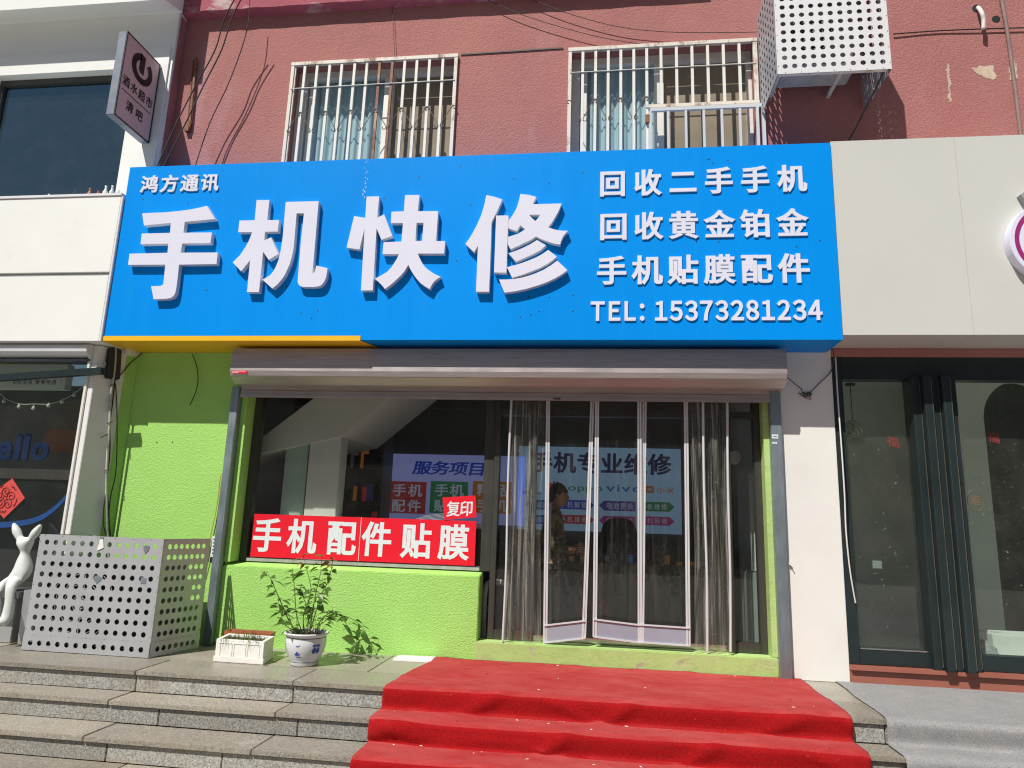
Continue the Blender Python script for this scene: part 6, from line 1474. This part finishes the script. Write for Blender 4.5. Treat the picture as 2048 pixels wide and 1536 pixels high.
for k_ in range(4): mb.box(L0+.05+.1*k_, 6.5, ya-.28*(4-k_)*.5, ya-.28*(3-k_)*.5-.001, .051, .051+.17*(k_+1))
mb.build('steps', ST2, bevel=.005)
a, b = PY(1985, 1268, .6), PY(2048, 1308, .6)
mb = MB('white'); mb.box(a.x, a.x+.8, .6, .9, .051, a.z); tag(mb.build('white_box', bevel=.006), 'white box on the floor inside the right folding doors', 'box')
BG = thing('plastic_bag', 'crumpled greenish plastic bag on the floor inside the right folding doors', 'bag', tuple(PY(1972, 1310, .4)))
c = PY(1970, 1300, .4); mb = MB('glassg' if False else 'grey'); rr = random.Random(14)
n_, m2 = 16, 10; vs = []
for i in range(m2+1):
    for j in range(n_):
        th, ph = math.pi*i/m2, 2*math.pi*j/n_; r_ = .13*(1+rr.uniform(-.16, .16)); vs.append((c.x+r_*math.sin(th)*math.cos(ph), .45+r_*.7*math.sin(th)*math.sin(ph), max(.052, .16+r_*math.cos(th)*1.05)))
mb.add(vs, [(i*n_+j, i*n_+(j+1) % n_, (i+1)*n_+(j+1) % n_, (i+1)*n_+j) for i in range(m2) for j in range(n_)]); mb.build('bag', BG)
M['lampshade'] = mat('paper_lamp', (.55, .53, .45), .7, var=.2, scale=30)
for (u, v, yy_, lab) in ((1820, 790, 1.0, 'pale perforated pendant lamp nearer the folded black leaves'), (1706, 858, 1.3, 'pale round pendant lamp left inside the right doors')):
    c = PY(u, v, yy_); t = thing('pendant_lamp', lab, 'lamp', tuple(c), 'pendant lamps in the right shop')
    mb = MB('lampshade')
    for i in range(60):
        an = i*2.399; z_ = 1-2*(i+.5)/60; r_ = math.sqrt(1-z_*z_); p = Vector((r_*math.cos(an), r_*math.sin(an), z_)); e1 = p.orthogonal().normalized(); e2 = p.cross(e1)
        cc = c+p*.09; mb.add([cc+(e1*math.cos(k_*1.0472)+e2*math.sin(k_*1.0472))*.022 for k_ in range(6)], [tuple(range(6))])
    mb.build('shade', t); mb = MB('wire'); mb.tube([c+Vector((0, 0, .07)), (c.x, c.y, 2.6)], .004, 5); mb.build('cord', t)
    mb = MB('blackp'); mb.lathe(c.x, c.y, [(0, 2.62), (.05, 2.62), (.05, 2.6), (0, 2.6)], 16); mb.build('ceiling_rose', t)
M['redsticker'] = mat('red_paper_cut', (.22, .04, .03), .6)
for (u, v, lab) in ((1786, 881, 'red paper cut character on the glass left of the folded leaves'), (1987, 872, 'red paper cut character on the right glass pane')):
    c = PY(u, v, .055); mb = MB('redsticker'); line(mb, '福', c.x-.042, c.x+.042, c.z-.042, c.z+.042, .0575, .001, (.012, .008), -.25); o = mb.build('window_sticker'); tag(o, lab, 'sticker', 'red stickers on the right glass')
c = PY(1951, 1001, .055); mb = MB('tan'); mb.tube([(c.x+.06*math.cos(i*.2618), .055, c.z+.085*math.sin(i*.2618)) for i in range(25)], .0022, 4); line(mb, '福', c.x-.033, c.x+.033, c.z-.038, c.z+.038, .0575, .001, (.01, .008))
tag(mb.build('oval_sticker'), 'gold oval outline sticker on the right glass pane', 'sticker')
c = PY(1755, 1129, .057); mb = MB('grey'); mb.box(c.x-.035, c.x+.035, .0640, .0655, c.z-.03, c.z+.03); tag(mb.build('paper_note'), 'small pale paper note low on the glass left of the folded leaves', 'note')
